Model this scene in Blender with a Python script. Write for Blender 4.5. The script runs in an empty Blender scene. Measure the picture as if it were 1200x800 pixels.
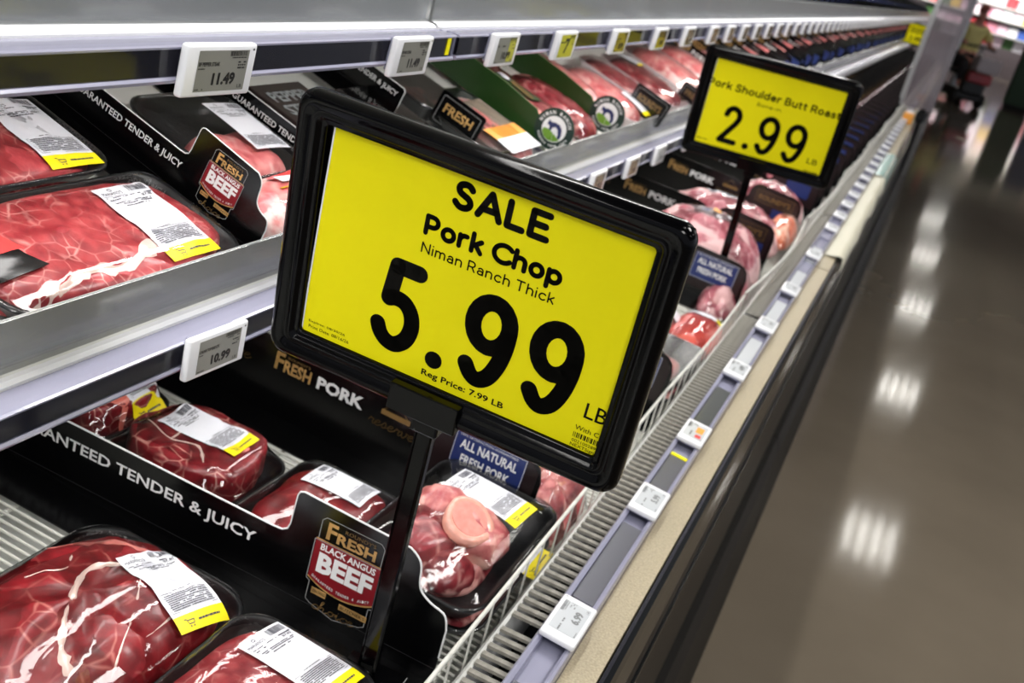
import bpy, bmesh, math, random
from mathutils import Vector, Matrix, noise
R = math.radians
CAM_H = 1.42                                   # eye height; the numbers below are measured from the eye, lifted at the end
col = bpy.context.scene.collection
scn = bpy.context.scene

# ------------------------------------------------------------------ camera
cd = bpy.data.cameras.new('camera'); cam = bpy.data.objects.new('camera', cd); col.objects.link(cam)
right = Vector((0.89538762, 0.37034981, 0.24722869)); up = -Vector((0.35562408, -0.26061654, -0.8975581)); back = -Vector((-0.26797859, 0.89158288, -0.36505813))
cam.matrix_world = Matrix((( right.x, up.x, back.x, 0), (right.y, up.y, back.y, 0), (right.z, up.z, back.z, CAM_H), (0, 0, 0, 1)))
cd.sensor_width = 36; cd.lens = 39; cd.clip_start = .02; cd.clip_end = 200
cd.dof.use_dof = True; cd.dof.focus_distance = .84; cd.dof.aperture_fstop = 10.5
scn.camera = cam
# ------------------------------------------------------------------ world, lights, exposure
w = bpy.data.worlds.new('store_ambient'); scn.world = w; w.use_nodes = True
w.node_tree.nodes['Background'].inputs[0].default_value = (.86, .9, 1, 1); w.node_tree.nodes['Background'].inputs[1].default_value = .48
scn.view_settings.view_transform = 'Standard'; scn.view_settings.look = 'None'; scn.view_settings.gamma = 1; scn.view_settings.use_curve_mapping = False
scn.view_settings.exposure = 0.06
def area(name, loc, rot, sx, sy, power, color=(1, .98, .95)):
    l = bpy.data.lights.new(name, 'AREA'); l.shape = 'RECTANGLE'; l.size = sx; l.size_y = sy; l.energy = power; l.color = color
    o = bpy.data.objects.new(name, l); col.objects.link(o); o.location = (loc[0], loc[1], loc[2] + CAM_H); o.rotation_euler = rot; return o
for k in range(5):                              # LED strips of the case, one per shelf bay, under the lips and the canopy
    yc = 1.0 + 3.2 * k
    area('led_strip_upper_shelf', (-.555, yc, -.172), (0, R(8), 0), .02, 3.1, 4.2)
    area('led_strip_middle_shelf', (-.555, yc, -.435), (0, R(-5), 0), .02, 3.1, 3.6)
    area('led_strip_canopy', (-.42, yc, .42), (0, R(12), 0), .05, 3.1, 12)

for yy in (-1.5, 2.5): area('aisle_fill_near', (1.4, yy, 2.0), (0, R(20), 0), .7, 1.3, 62)   # added fill over the aisle, no real fixture; brightens sign, ledge and floor

# ------------------------------------------------------------------ helpers
def lin(c):
    c = c / 255.
    return c / 12.92 if c <= .04045 else ((c + .055) / 1.055) ** 2.4
def rgb(r, g, b): return (lin(r), lin(g), lin(b), 1)
MATS = {}
def mat(name, color, rough=.5, metal=0., coat=0., bump=0., bscale=200., spec=.5, emit=0., var=0., vscale=20., stretch=None, alpha=None):
    if name in MATS: return MATS[name]
    m = bpy.data.materials.new(name); m.use_nodes = True; nt = m.node_tree; p = nt.nodes['Principled BSDF']
    p.inputs['Base Color'].default_value = color; p.inputs['Roughness'].default_value = rough; p.inputs['Metallic'].default_value = metal
    p.inputs['Coat Weight'].default_value = coat; p.inputs['Specular IOR Level'].default_value = spec
    p.inputs['Coat Roughness'].default_value = .06
    if emit: p.inputs['Emission Color'].default_value = color; p.inputs['Emission Strength'].default_value = emit
    if bump or var:
        tc = nt.nodes.new('ShaderNodeTexCoord'); mp = nt.nodes.new('ShaderNodeMapping'); nt.links.new(tc.outputs['Object'], mp.inputs[0])
        if stretch: mp.inputs['Scale'].default_value = stretch
    if bump:
        n = nt.nodes.new('ShaderNodeTexNoise'); n.inputs['Scale'].default_value = bscale; n.inputs['Detail'].default_value = 4
        b = nt.nodes.new('ShaderNodeBump'); b.inputs['Strength'].default_value = bump; b.inputs['Distance'].default_value = .002
        nt.links.new(mp.outputs[0], n.inputs['Vector']); nt.links.new(n.outputs['Fac'], b.inputs['Height']); nt.links.new(b.outputs[0], p.inputs['Normal'])
    if var:
        n = nt.nodes.new('ShaderNodeTexNoise'); n.inputs['Scale'].default_value = vscale; n.inputs['Detail'].default_value = 5
        r_ = nt.nodes.new('ShaderNodeValToRGB'); r_.color_ramp.elements[0].position = .3; r_.color_ramp.elements[1].position = .7
        r_.color_ramp.elements[0].color = tuple(c * (1 - var) for c in color[:3]) + (1,); r_.color_ramp.elements[1].color = tuple(min(1, c * (1 + var)) for c in color[:3]) + (1,)
        nt.links.new(mp.outputs[0], n.inputs['Vector']); nt.links.new(n.outputs['Fac'], r_.inputs[0]); nt.links.new(r_.outputs[0], p.inputs['Base Color'])
    MATS[name] = m; return m
def film_mat(name, base=.10, gloss_rough=.06, tint=(1, 1, 1, 1), bump=.5, bscale=28, frost=None, frost_amt=0., maxf=1.):
    if name in MATS: return MATS[name]
    m = bpy.data.materials.new(name); m.use_nodes = True; nt = m.node_tree; nt.nodes.remove(nt.nodes['Principled BSDF']); out = nt.nodes['Material Output']
    tr = nt.nodes.new('ShaderNodeBsdfTransparent'); tr.inputs[0].default_value = tint
    gl = nt.nodes.new('ShaderNodeBsdfGlossy'); gl.inputs['Roughness'].default_value = gloss_rough
    fr = nt.nodes.new('ShaderNodeFresnel'); fr.inputs[0].default_value = 1.45
    ad = nt.nodes.new('ShaderNodeMath'); ad.operation = 'ADD'; ad.inputs[1].default_value = base; ad.use_clamp = True
    mx = nt.nodes.new('ShaderNodeMixShader'); nt.links.new(fr.outputs[0], ad.inputs[0]); nt.links.new(ad.outputs[0], mx.inputs[0]); nt.links.new(tr.outputs[0], mx.inputs[1]); nt.links.new(gl.outputs[0], mx.inputs[2])
    last = mx
    if bump:
        tc = nt.nodes.new('ShaderNodeTexCoord'); n = nt.nodes.new('ShaderNodeTexNoise'); n.inputs['Scale'].default_value = bscale; n.inputs['Detail'].default_value = 3; n.inputs['Distortion'].default_value = .6
        b = nt.nodes.new('ShaderNodeBump'); b.inputs['Strength'].default_value = bump; b.inputs['Distance'].default_value = .004
        nt.links.new(tc.outputs['Object'], n.inputs['Vector']); nt.links.new(n.outputs['Fac'], b.inputs['Height'])
        for x in (gl, fr): nt.links.new(b.outputs[0], x.inputs['Normal'])
    if frost:
        df = nt.nodes.new('ShaderNodeBsdfDiffuse'); df.inputs[0].default_value = frost; m2 = nt.nodes.new('ShaderNodeMixShader'); m2.inputs[0].default_value = frost_amt
        nt.links.new(last.outputs[0], m2.inputs[1]); nt.links.new(df.outputs[0], m2.inputs[2]); last = m2
    nt.links.new(last.outputs[0], out.inputs[0]); MATS[name] = m; return m
def meat_mat(name, base, dark, fat, vein=38, vein_w=.022, patch=12, patch_amt=.62, coat=.2, vein_str=.75):
    """muscle, marbling veins and patches of fat; grain comes from stretched noise"""
    if name in MATS: return MATS[name]
    m = bpy.data.materials.new(name); m.use_nodes = True; nt = m.node_tree; L = nt.links; p = nt.nodes['Principled BSDF']; N = nt.nodes.new
    tc = N('ShaderNodeTexCoord'); wn = N('ShaderNodeTexNoise'); wn.inputs['Scale'].default_value = 22; wn.inputs['Detail'].default_value = 3
    L.new(tc.outputs['Object'], wn.inputs['Vector'])
    ad = N('ShaderNodeMixRGB'); ad.blend_type = 'LINEAR_LIGHT'; ad.inputs[0].default_value = .004
    L.new(tc.outputs['Object'], ad.inputs[1]); L.new(wn.outputs['Color'], ad.inputs[2])
    vo = N('ShaderNodeTexVoronoi'); vo.feature = 'DISTANCE_TO_EDGE'; vo.inputs['Scale'].default_value = vein; L.new(ad.outputs[0], vo.inputs['Vector'])
    vr = N('ShaderNodeValToRGB'); vr.color_ramp.elements[0].color = (1, 1, 1, 1); vr.color_ramp.elements[1].color = (0, 0, 0, 1); vr.color_ramp.elements[1].position = vein_w * 3; L.new(vo.outputs['Distance'], vr.inputs[0])
    gt = N('ShaderNodeTexNoise'); gt.inputs['Scale'].default_value = 30; L.new(tc.outputs['Object'], gt.inputs['Vector'])
    gr = N('ShaderNodeValToRGB'); gr.color_ramp.elements[0].position = .42; gr.color_ramp.elements[1].position = .66; L.new(gt.outputs['Fac'], gr.inputs[0])
    mu = N('ShaderNodeMath'); mu.operation = 'MULTIPLY'; L.new(vr.outputs[0], mu.inputs[0]); L.new(gr.outputs[0], mu.inputs[1])
    m2 = N('ShaderNodeMath'); m2.operation = 'MULTIPLY'; L.new(mu.outputs[0], m2.inputs[0]); m2.inputs[1].default_value = vein_str
    pn = N('ShaderNodeTexNoise'); pn.inputs['Scale'].default_value = patch; pn.inputs['Detail'].default_value = 6; pn.inputs['Distortion'].default_value = .8; L.new(tc.outputs['Object'], pn.inputs['Vector'])
    pr = N('ShaderNodeValToRGB'); pr.color_ramp.elements[0].position = patch_amt; pr.color_ramp.elements[1].position = patch_amt + .05; L.new(pn.outputs['Fac'], pr.inputs[0])
    mxx = N('ShaderNodeMath'); mxx.operation = 'MAXIMUM'; L.new(m2.outputs[0], mxx.inputs[0]); L.new(pr.outputs[0], mxx.inputs[1])
    bn = N('ShaderNodeTexNoise'); bn.inputs['Scale'].default_value = 60; bn.inputs['Detail'].default_value = 8; L.new(ad.outputs[0], bn.inputs['Vector'])
    bc = N('ShaderNodeMixRGB'); bc.inputs[1].default_value = dark; bc.inputs[2].default_value = base; 
    br = N('ShaderNodeValToRGB'); br.color_ramp.elements[0].position = .35; br.color_ramp.elements[1].position = .6; L.new(bn.outputs['Fac'], br.inputs[0]); L.new(br.outputs[0], bc.inputs[0])
    fc = N('ShaderNodeMixRGB'); L.new(mxx.outputs[0], fc.inputs[0]); L.new(bc.outputs[0], fc.inputs[1]); fc.inputs[2].default_value = fat
    L.new(fc.outputs[0], p.inputs['Base Color']); p.inputs['Roughness'].default_value = .38; p.inputs['Coat Weight'].default_value = coat; p.inputs['Coat Roughness'].default_value = .12
    b = N('ShaderNodeBump'); b.inputs['Strength'].default_value = .5; b.inputs['Distance'].default_value = .0015; L.new(bn.outputs['Fac'], b.inputs['Height']); L.new(b.outputs[0], p.inputs['Normal'])
    MATS[name] = m; return m
def me(name, v, f, m=None, smooth=False):
    d = bpy.data.meshes.new(name); d.from_pydata([tuple(x) for x in v], [], f); d.update()
    if smooth: d.polygons.foreach_set('use_smooth', [True] * len(d.polygons))
    if m: d.materials.append(m)
    return d
def ob(name, data, parent=None, loc=None, **kw):
    o = bpy.data.objects.new(name, data); col.objects.link(o)
    if parent: o.parent = parent
    if loc is not None: o.location = loc
    for k, x in kw.items(): o[k] = x
    return o
def thing(name, label, cat, loc=(0, 0, 0), rot=None, group=None):
    o = bpy.data.objects.new(name, None); col.objects.link(o); o.empty_display_size = .02; o.location = loc
    if rot is not None:
        if isinstance(rot, Matrix): o.matrix_world = Matrix.Translation(loc) @ rot.to_4x4()
        else: o.rotation_euler = rot
    o['label'] = label; o['category'] = cat
    if group: o['group'] = group
    return o
def dup(root, loc=None, label=None, group=None, rotz=None):
    r = root.copy(); col.objects.link(r)
    if loc is not None: r.location = loc
    if label: r['label'] = label
    if group: r['group'] = group
    def rec(src, dst):
        for ch in list(src.children):
            c = ch.copy(); col.objects.link(c); c.parent = dst; c.matrix_parent_inverse = ch.matrix_parent_inverse.copy(); rec(ch, c)
    rec(root, r); return r
class G:                                        # geometry collector
    def __init__(s): s.v = []; s.f = []
    def add(s, v, f): n = len(s.v); s.v += [tuple(x) for x in v]; s.f += [tuple(i + n for i in q) for q in f]; return s
    def box(s, x0, x1, y0, y1, z0, z1):
        return s.add([(x, y, z) for x in (x0, x1) for y in (y0, y1) for z in (z0, z1)], [(0, 1, 3, 2), (4, 6, 7, 5), (0, 4, 5, 1), (2, 3, 7, 6), (0, 2, 6, 4), (1, 5, 7, 3)])
    def tube(s, pts, r, n=6, cap=True):
        pts = [Vector(p) for p in pts]; rings = []
        for i, p in enumerate(pts):
            t = (pts[min(i + 1, len(pts) - 1)] - pts[max(i - 1, 0)]).normalized(); a = t.orthogonal().normalized(); 
            if i and rings: 
                a = (prev - t * prev.dot(t)).normalized()
            prev = a; b = t.cross(a); rr_ = r[i] if isinstance(r, (list, tuple)) else r
            rings.append([p + (a * math.cos(q) + b * math.sin(q)) * rr_ for q in [2 * math.pi * k / n for k in range(n)]])
        v = [x for g in rings for x in g]; f = [(i * n + k, i * n + (k + 1) % n, (i + 1) * n + (k + 1) % n, (i + 1) * n + k) for i in range(len(pts) - 1) for k in range(n)]
        if cap: f += [tuple(range(n))[::-1], tuple((len(pts) - 1) * n + k for k in range(n))]
        return s.add(v, f)
    def prism(s, prof, y0, y1, closed=True):    # profile of (x, z) pushed along y
        n = len(prof); v = [(x, y0, z) for x, z in prof] + [(x, y1, z) for x, z in prof]
        f = [(i, (i + 1) % n, n + (i + 1) % n, n + i) for i in range(n if closed else n - 1)]
        if closed: f += [tuple(range(n))[::-1], tuple(range(n, 2 * n))]
        return s.add(v, f)
    def mesh(s, name, m, smooth=False): return me(name, s.v, s.f, m, smooth)
    def ob(s, name, m, parent=None, smooth=False, **kw): return ob(name, s.mesh(name, m, smooth), parent, **kw)
def bevelled(x0, x1, y0, y1, z0, z1, r, m, seg=2):
    bm = bmesh.new(); bmesh.ops.create_cube(bm, size=1)
    for v in bm.verts: v.co = Vector(((x0 + x1) / 2 + v.co.x * (x1 - x0), (y0 + y1) / 2 + v.co.y * (y1 - y0), (z0 + z1) / 2 + v.co.z * (z1 - z0)))
    bmesh.ops.bevel(bm, geom=bm.edges[:], offset=r, segments=seg, affect='EDGES', profile=.5)
    d = bpy.data.meshes.new('body'); bm.to_mesh(d); bm.free(); d.materials.append(m); return d
def rr(a, b, r, n=6):                            # rounded rectangle outline, counter-clockwise
    r = max(r, 1e-4); out = []
    for cx, cy, a0 in ((a - r, b - r, 0), (-a + r, b - r, 90), (-a + r, -b + r, 180), (a - r, -b + r, 270)):
        out += [(cx + r * math.cos(R(a0 + 90 * k / n)), cy + r * math.sin(R(a0 + 90 * k / n))) for k in range(n + 1)]
    return out
# ------------------------------------------------------------------ lettering
_tc = {}
def glyphs(body, bold=0., shear=0., res=2):
    key = (body, bold, shear, res)
    if key not in _tc:
        c = bpy.data.curves.new('t', 'FONT'); c.body = body; c.size = 1; c.offset = bold; c.shear = shear; c.resolution_u = res; c.fill_mode = 'FRONT'
        o = bpy.data.objects.new('t', c); d = bpy.data.meshes.new_from_object(o)
        v = [(p.co.x, p.co.y) for p in d.vertices]; f = [tuple(p.vertices) for p in d.polygons]
        bpy.data.objects.remove(o); bpy.data.curves.remove(c); bpy.data.meshes.remove(d); _tc[key] = (v, f)
    return _tc[key]
class Flat:                                     # print laid out in 2D, later mapped on to a surface
    def __init__(s): s.v = []; s.f = []
    def add(s, v, f): n = len(s.v); s.v += list(v); s.f += [tuple(i + n for i in q) for q in f]; return s
    def rect(s, x0, x1, y0, y1): return s.add([(x0, y0), (x1, y0), (x1, y1), (x0, y1)], [(0, 1, 2, 3)])
    def poly(s, p): return s.add(p, [tuple(range(len(p)))])
    def disc(s, cx, cy, r, n=20, ry=None): return s.poly([(cx + r * math.cos(2 * math.pi * k / n), cy + (ry or r) * math.sin(2 * math.pi * k / n)) for k in range(n)])
    def frame(s, pts, wd):                      # outline stroked with width wd
        return s.stroke(pts + [pts[0]], wd, caps=False)
    def stroke(s, pts, wd, caps=True, n=10):
        for i in range(len(pts) - 1):
            (x0, y0), (x1, y1) = pts[i], pts[i + 1]; L = math.hypot(x1 - x0, y1 - y0)
            if L < 1e-9: continue
            nx, ny = -(y1 - y0) / L * wd / 2, (x1 - x0) / L * wd / 2
            s.add([(x0 + nx, y0 + ny), (x0 - nx, y0 - ny), (x1 - nx, y1 - ny), (x1 + nx, y1 + ny)], [(0, 1, 2, 3)])
        if caps:
            for x, y in pts: s.disc(x, y, wd / 2, n)
        return s
    def text(s, body, x0, x1, y0, y1, bold=.0, shear=0., res=2, rot=None):
        v, f = glyphs(body, bold, shear, res)
        if not v: return s
        ax = min(p[0] for p in v); bx = max(p[0] for p in v); ay = min(p[1] for p in v); by = max(p[1] for p in v)
        w_ = [(x0 + (p[0] - ax) / (bx - ax) * (x1 - x0), y0 + (p[1] - ay) / (by - ay) * (y1 - y0)) for p in v]
        if rot:
            cx, cy, a = rot; w_ = [(cx + (x - cx) * math.cos(a) - (y - cy) * math.sin(a), cy + (x - cx) * math.sin(a) + (y - cy) * math.cos(a)) for x, y in w_]
        return s.add(w_, f)
    def to(s, fn, name, m, parent, **kw): return ob(name, me(name, [fn(x, y) for x, y in s.v], s.f, m), parent, **kw)
def cat(pts, k=5):                               # smooth curve through points
    out = []; P = [pts[0]] + list(pts) + [pts[-1]]
    for i in range(1, len(P) - 2):
        for j in range(k):
            t = j / k; a, b, c, d = P[i - 1], P[i], P[i + 1], P[i + 2]
            out.append(tuple(.5 * (2 * b[q] + (c[q] - a[q]) * t + (2 * a[q] - 5 * b[q] + 4 * c[q] - d[q]) * t * t + (3 * b[q] - a[q] - 3 * c[q] + d[q]) * t ** 3) for q in (0, 1)))
    return out + [pts[-1]]
def el(cx, cy, rx, ry, a0=0, a1=360, n=20): return [(cx + rx * math.cos(R(a0 + (a1 - a0) * k / n)), cy + ry * math.sin(R(a0 + (a1 - a0) * k / n))) for k in range(n + 1)]
X = .66                                          # x height of the rounded alphabet
o_ = lambda cx=.28: el(cx, X / 2, .28, X / 2)
RG = {  # rounded stroke alphabet: width, strokes (cap height 1)
 'S': (.58, [cat([(.55, .85), (.44, .97), (.29, 1), (.12, .93), (.06, .77), (.13, .61), (.30, .52), (.48, .42), (.56, .25), (.48, .07), (.29, 0), (.13, .04), (0, .17)])]),
 'A': (.80, [[(0, 0), (.40, 1), (.80, 0)], [(.14, .30), (.66, .30)]]), 'L': (.55, [[(0, 1), (0, 0), (.55, 0)]]), 'E': (.60, [[(.58, 1), (0, 1), (0, 0), (.60, 0)], [(0, .51), (.50, .51)]]),
 'P': (.56, [[(0, 0), (0, 1), (.28, 1)] + el(.28, .70, .28, .30, 90, -90, 12)[1:] + [(0, .40)]]), 'C': (.76, [el(.48, .5, .48, .5, 42, 318, 22)]),
 'N': (.70, [[(0, 0), (0, 1), (.70, 0), (.70, 1)]]), 'R': (.60, [[(0, 0), (0, 1), (.30, 1)] + el(.30, .72, .28, .28, 90, -90, 12)[1:] + [(0, .44)], [(.34, .44), (.60, 0)]]),
 'T': (.68, [[(0, 1), (.68, 1)], [(.34, 1), (.34, 0)]]), 'B': (.60, [[(0, .52), (0, 1), (.28, 1)] + el(.28, .76, .25, .24, 90, -90, 10)[1:] + [(0, .52), (0, 0), (.32, 0)] + el(.32, .26, .28, .26, -90, 90, 10)[1:] + [(.28, .52)]]),
 'o': (.56, [o_()]), 'r': (.34, [[(0, 0), (0, X)], cat([(0, .36), (.06, .54), (.18, .65), (.34, .66)])]), 'k': (.46, [[(0, 0), (0, 1)], [(.44, X), (0, .26)], [(.16, .40), (.46, 0)]]),
 'h': (.50, [[(0, 0), (0, 1)], [(0, .40)] + el(.25, .40, .25, .26, 180, 0, 10) + [(.50, 0)]]), 'p': (.56, [[(0, -.32), (0, X)], o_()]), 'n': (.50, [[(0, 0), (0, X)], [(0, .40)] + el(.25, .40, .25, .26, 180, 0, 10) + [(.50, 0)]]),
 'i': (0., [[(0, 0), (0, X)], [(0, .95), (0, .96)]]), 'm': (.84, [[(0, 0), (0, X)]] + [[(q, .42)] + el(q + .21, .44, .21, .22, 180, 0, 10) + [(q + .42, 0)] for q in (0, .42)]),
 'a': (.46, [[(.46, 0), (.46, .42)] + el(.24, .42, .22, .24, 0, 150, 8), el(.23, .19, .23, .19)]), 'c': (.50, [el(.30, X / 2, .30, X / 2, 45, 315, 16)]), 'l': (0., [[(0, 0), (0, 1)]]),
 'd': (.56, [[(.56, 0), (.56, 1)], o_()]), 'e': (.54, [[(.02, .35), (.54, .35)] + el(.28, X / 2, .27, X / 2, 5, 315, 16)]), 'u': (.50, [[(0, X), (0, .26)] + el(.25, .26, .25, .26, 180, 360, 10) + [(.50, X)], [(.50, X), (.50, 0)]]),
 't': (.32, [[(.10, .88), (.10, .16)] + el(.24, .16, .14, .16, 180, 275, 6), [(0, X), (.30, X)]]), 's': (.42, [cat([(.39, .56), (.28, .65), (.12, .64), (.04, .50), (.13, .38), (.30, .31), (.41, .18), (.33, .03), (.17, 0), (.0, .10)])]),
 '9': (.46, [el(.23, .72, .23, .28), cat([(.46, .72), (.455, .52), (.41, .28), (.32, .08), (.20, 0), (.10, .04), (.02, .15)])]),
 '5': (.46, [[(.44, 1), (.14, 1), (.09, .57)], cat([(.09, .57), (.17, .60), (.31, .58), (.42, .47), (.46, .30), (.41, .12), (.28, .01), (.15, .02), (.05, .10), (.0, .20)])]),
 '2': (.48, [cat([(.03, .79), (.08, .93), (.22, 1), (.38, .94), (.445, .78), (.39, .60), (.25, .38), (.0, .0)]), [(0, 0), (.47, 0)]]),
 '7': (.50, [[(0, 1), (.50, 1), (.14, 0)]]), '.': (0., [[(0, .0), (0, .01)]]), ':': (0., [[(0, .08), (0, .09)], [(0, .56), (0, .57)]]), '-': (.3, [[(0, .34), (.3, .34)]]), 'g': (.56, [o_(), [(.56, X), (.56, -.06)] + el(.28, -.06, .28, .24, 0, -150, 10)]), ' ': (.16, []),
}
def round_text(fl, body, x0, x1, y0, cap, wd, track=.30, discs=10):
    """fit body between outer x0..x1 with outer cap height cap; stroke width wd"""
    h = cap - wd; adv = []; x = 0
    for ch in body: adv.append(x); x += RG[ch][0] + track * (1 if ch != ' ' else .6)
    tot = max(x - track, 1e-6); sx = min((x1 - x0 - wd) / tot, 1e3) if tot > 1e-5 else 0.
    for a, ch in zip(adv, body):
        for st in RG[ch][1]: fl.stroke([(x0 + wd / 2 + (a + px) * sx, y0 + wd / 2 + py * h) for px, py in st], wd, n=discs)

# ------------------------------------------------------------------ materials
M_white = mat('white_plastic', rgb(236, 237, 240), .35, coat=.3); M_whitemetal = mat('white_enamel', rgb(214, 215, 210), .4, var=.05, vscale=9)
M_wire = mat('white_wire_coating', rgb(208, 208, 200), .38, var=.12, vscale=60); M_black = mat('gloss_black_plastic', rgb(2, 2, 3), .12, spec=.16, bump=.03, bscale=150)
M_card = mat('gloss_black_card', rgb(5, 5, 6), .2, spec=.4); M_foam = mat('black_foam', rgb(24, 25, 27), .42, bump=.25, bscale=260, var=.25, vscale=40); M_foamw = mat('white_foam', rgb(226, 214, 216), .5)
M_lav = mat('lavender_clear_rail', rgb(150, 150, 170), .2, coat=.4, var=.10, vscale=5, stretch=(1, .25, 30)); M_dark = mat('dark_insert', rgb(14, 13, 24), .3)
M_yellow = mat('yellow_paper', rgb(240, 230, 0), .6, spec=.2, var=.02, vscale=15); M_paper = mat('white_paper', rgb(232, 232, 238), .45, coat=.2); M_ink = mat('black_ink', rgb(12, 11, 8), .7, spec=.1)
M_lab = mat('label_paper', rgb(228, 229, 236), .32, coat=.25, bump=.15, bscale=90); M_laby = mat('yellow_label_band', rgb(246, 226, 10), .4); M_print = mat('label_ink', rgb(66, 66, 76), .5)
M_letter = mat('white_lettering', rgb(232, 232, 232), .5); M_gold = mat('gold_lettering', rgb(190, 150, 92), .35, metal=.25, var=.35, vscale=70); M_red = mat('maroon_banner', rgb(128, 18, 30), .35); M_greyline = mat('grey_outline', rgb(150, 150, 150), .4)
M_golddim = mat('dim_gold_lettering', rgb(120, 92, 48), .4); M_blue = mat('navy_panel', rgb(26, 44, 102), .35); M_maroon = mat('dark_maroon_card', rgb(24, 9, 12), .3)
M_green = mat('green_card', rgb(28, 62, 16), .35, coat=.2); M_dgreen = mat('dark_green_disc', rgb(20, 62, 48), .35, coat=.3); M_lgreen = mat('leaf_green_print', rgb(112, 156, 52), .4); M_navy = mat('navy_print', rgb(30, 44, 92), .4)
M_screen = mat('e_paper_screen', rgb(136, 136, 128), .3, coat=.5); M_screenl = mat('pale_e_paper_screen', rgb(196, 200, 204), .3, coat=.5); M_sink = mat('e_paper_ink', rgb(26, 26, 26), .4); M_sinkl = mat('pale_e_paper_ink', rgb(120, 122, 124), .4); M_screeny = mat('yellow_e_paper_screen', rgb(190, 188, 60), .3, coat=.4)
M_orange = mat('orange_print', rgb(236, 160, 60), .4); M_pinkred = mat('red_print', rgb(214, 60, 60), .4)
M_steel = mat('brushed_rail_face', rgb(132, 133, 142), .25, metal=.6, bump=.1, bscale=60, stretch=(1, .03, 1))
M_beige = mat('speckled_beige_ledge', rgb(170, 158, 132), .45, var=.22, vscale=420, bump=.1, bscale=300); M_panel = mat('brown_black_panel', rgb(24, 20, 17), .42, spec=.25)
M_grille = mat('worn_grille_slat', rgb(124, 121, 112), .5, var=.4, vscale=90); M_trough = mat('dark_trough', rgb(12, 12, 12), .8); M_bumper = mat('black_bumper', rgb(8, 10, 11), .15, coat=.3, var=.3, vscale=3)
FILM = film_mat('stretch_film', .012, .06, bump=.28, bscale=22); FILMD = film_mat('dull_film', 0., .3, bump=.1, bscale=14); FILMT = film_mat('taut_film', .012, .05, bump=.12, bscale=14)
GUARD = film_mat('clear_shelf_guard', .08, .12, (.92, .94, .94, 1), bump=0, frost=rgb(206, 208, 206), frost_amt=.24)
GUARDU = film_mat('scuffed_shelf_guard', .12, .2, (.9, .92, .92, 1), bump=0, frost=rgb(190, 194, 194), frost_amt=.26)
RAILC = film_mat('clear_rail_lens', .0, .08, (.9, .9, .96, 1), bump=0, frost=rgb(190, 190, 220), frost_amt=.02)
BEEF = meat_mat('lean_beef', rgb(142, 26, 34), rgb(102, 14, 20), rgb(206, 128, 118), vein=30, vein_w=.016, patch_amt=.74)
BEEFL = meat_mat('marbled_beef', rgb(190, 74, 78), rgb(152, 42, 50), rgb(232, 168, 160), vein=62, vein_w=.022, patch_amt=.70, vein_str=1.)
BEEFD = meat_mat('dark_beef_steak', rgb(132, 28, 36), rgb(92, 12, 20), rgb(226, 170, 156), vein=46, vein_w=.02, patch_amt=.66)
PORK = meat_mat('pork', rgb(206, 126, 122), rgb(170, 66, 74), rgb(226, 176, 162), vein=22, vein_w=.03, patch_amt=.52)
PORKR = meat_mat('red_pork', rgb(156, 54, 62), rgb(112, 24, 34), rgb(232, 170, 162), vein=26, vein_w=.03, patch_amt=.56)
PORKW = meat_mat('wrapped_pork_roast', rgb(180, 104, 114), rgb(146, 62, 76), rgb(214, 172, 172), vein=26, vein_w=.03, patch_amt=.5)
PINK = meat_mat('pale_veal', rgb(232, 150, 146), rgb(206, 98, 104), rgb(246, 210, 204), vein=24, vein_w=.03, patch_amt=.54)
FAT = mat('white_fat', rgb(238, 214, 204), .35, coat=.5, var=.08, vscale=60, bump=.3, bscale=120); BONE = mat('cut_bone', rgb(240, 172, 150), .35, coat=.5, var=.14, vscale=90, bump=.4, bscale=180)
BONES = mat('salmon_bone', rgb(214, 112, 98), .35, coat=.5, var=.14, vscale=60)

# ================================================================== THE SETTING
fl = mat('polished_concrete', rgb(116, 106, 92), .085, var=.12, vscale=1.6, bump=.02, bscale=14)
nt = fl.node_tree
G().add([(-12, -4, -CAM_H), (14, -4, -CAM_H), (14, 60, -CAM_H), (-12, 60, -CAM_H)], [(0, 1, 2, 3)]).ob('floor', fl, kind='structure')
G().box(-12, 14, -4, 60, 3.6, 3.7).ob('ceiling', mat('grey_ceiling', rgb(150, 150, 148), .8), kind='structure')
G().box(-12, 14, 46, 46.2, -CAM_H, 3.6).ob('wall_far', mat('tan_wall', rgb(150, 138, 120), .7), kind='structure')
G().box(-12, -11.8, -4, 46, -CAM_H, 3.6).ob('wall_left', mat('tan_wall', rgb(150, 138, 120), .7), kind='structure')
M_lamp = mat('lamp_tube', (1, .97, .92, 1), emit=15); M_hous = mat('lamp_housing', rgb(230, 230, 226), .5)
lamp = thing('ceiling_light', 'white four-tube ceiling light fixture hung above the aisle', 'ceiling light', (1.18, 13.7, 3.45), None, 'ceiling lights in rows above the aisle')
G().box(-.32, .32, -.62, .62, .03, .09).ob('housing', M_hous, lamp)
tube_me = G().tube([(0, -.56, 0), (0, .56, 0)], .018, 8).mesh('tube', M_lamp)
for k in range(4): ob('tube', tube_me, lamp, (-.27 + .18 * k, 0, 0))
for xx in (1.18, 6.2):
    for k in range(-2, 5):
        if xx < 2 and k == 0: continue
        dup(lamp, (xx, 13.7 + 6.25 * k, 3.45))

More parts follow.
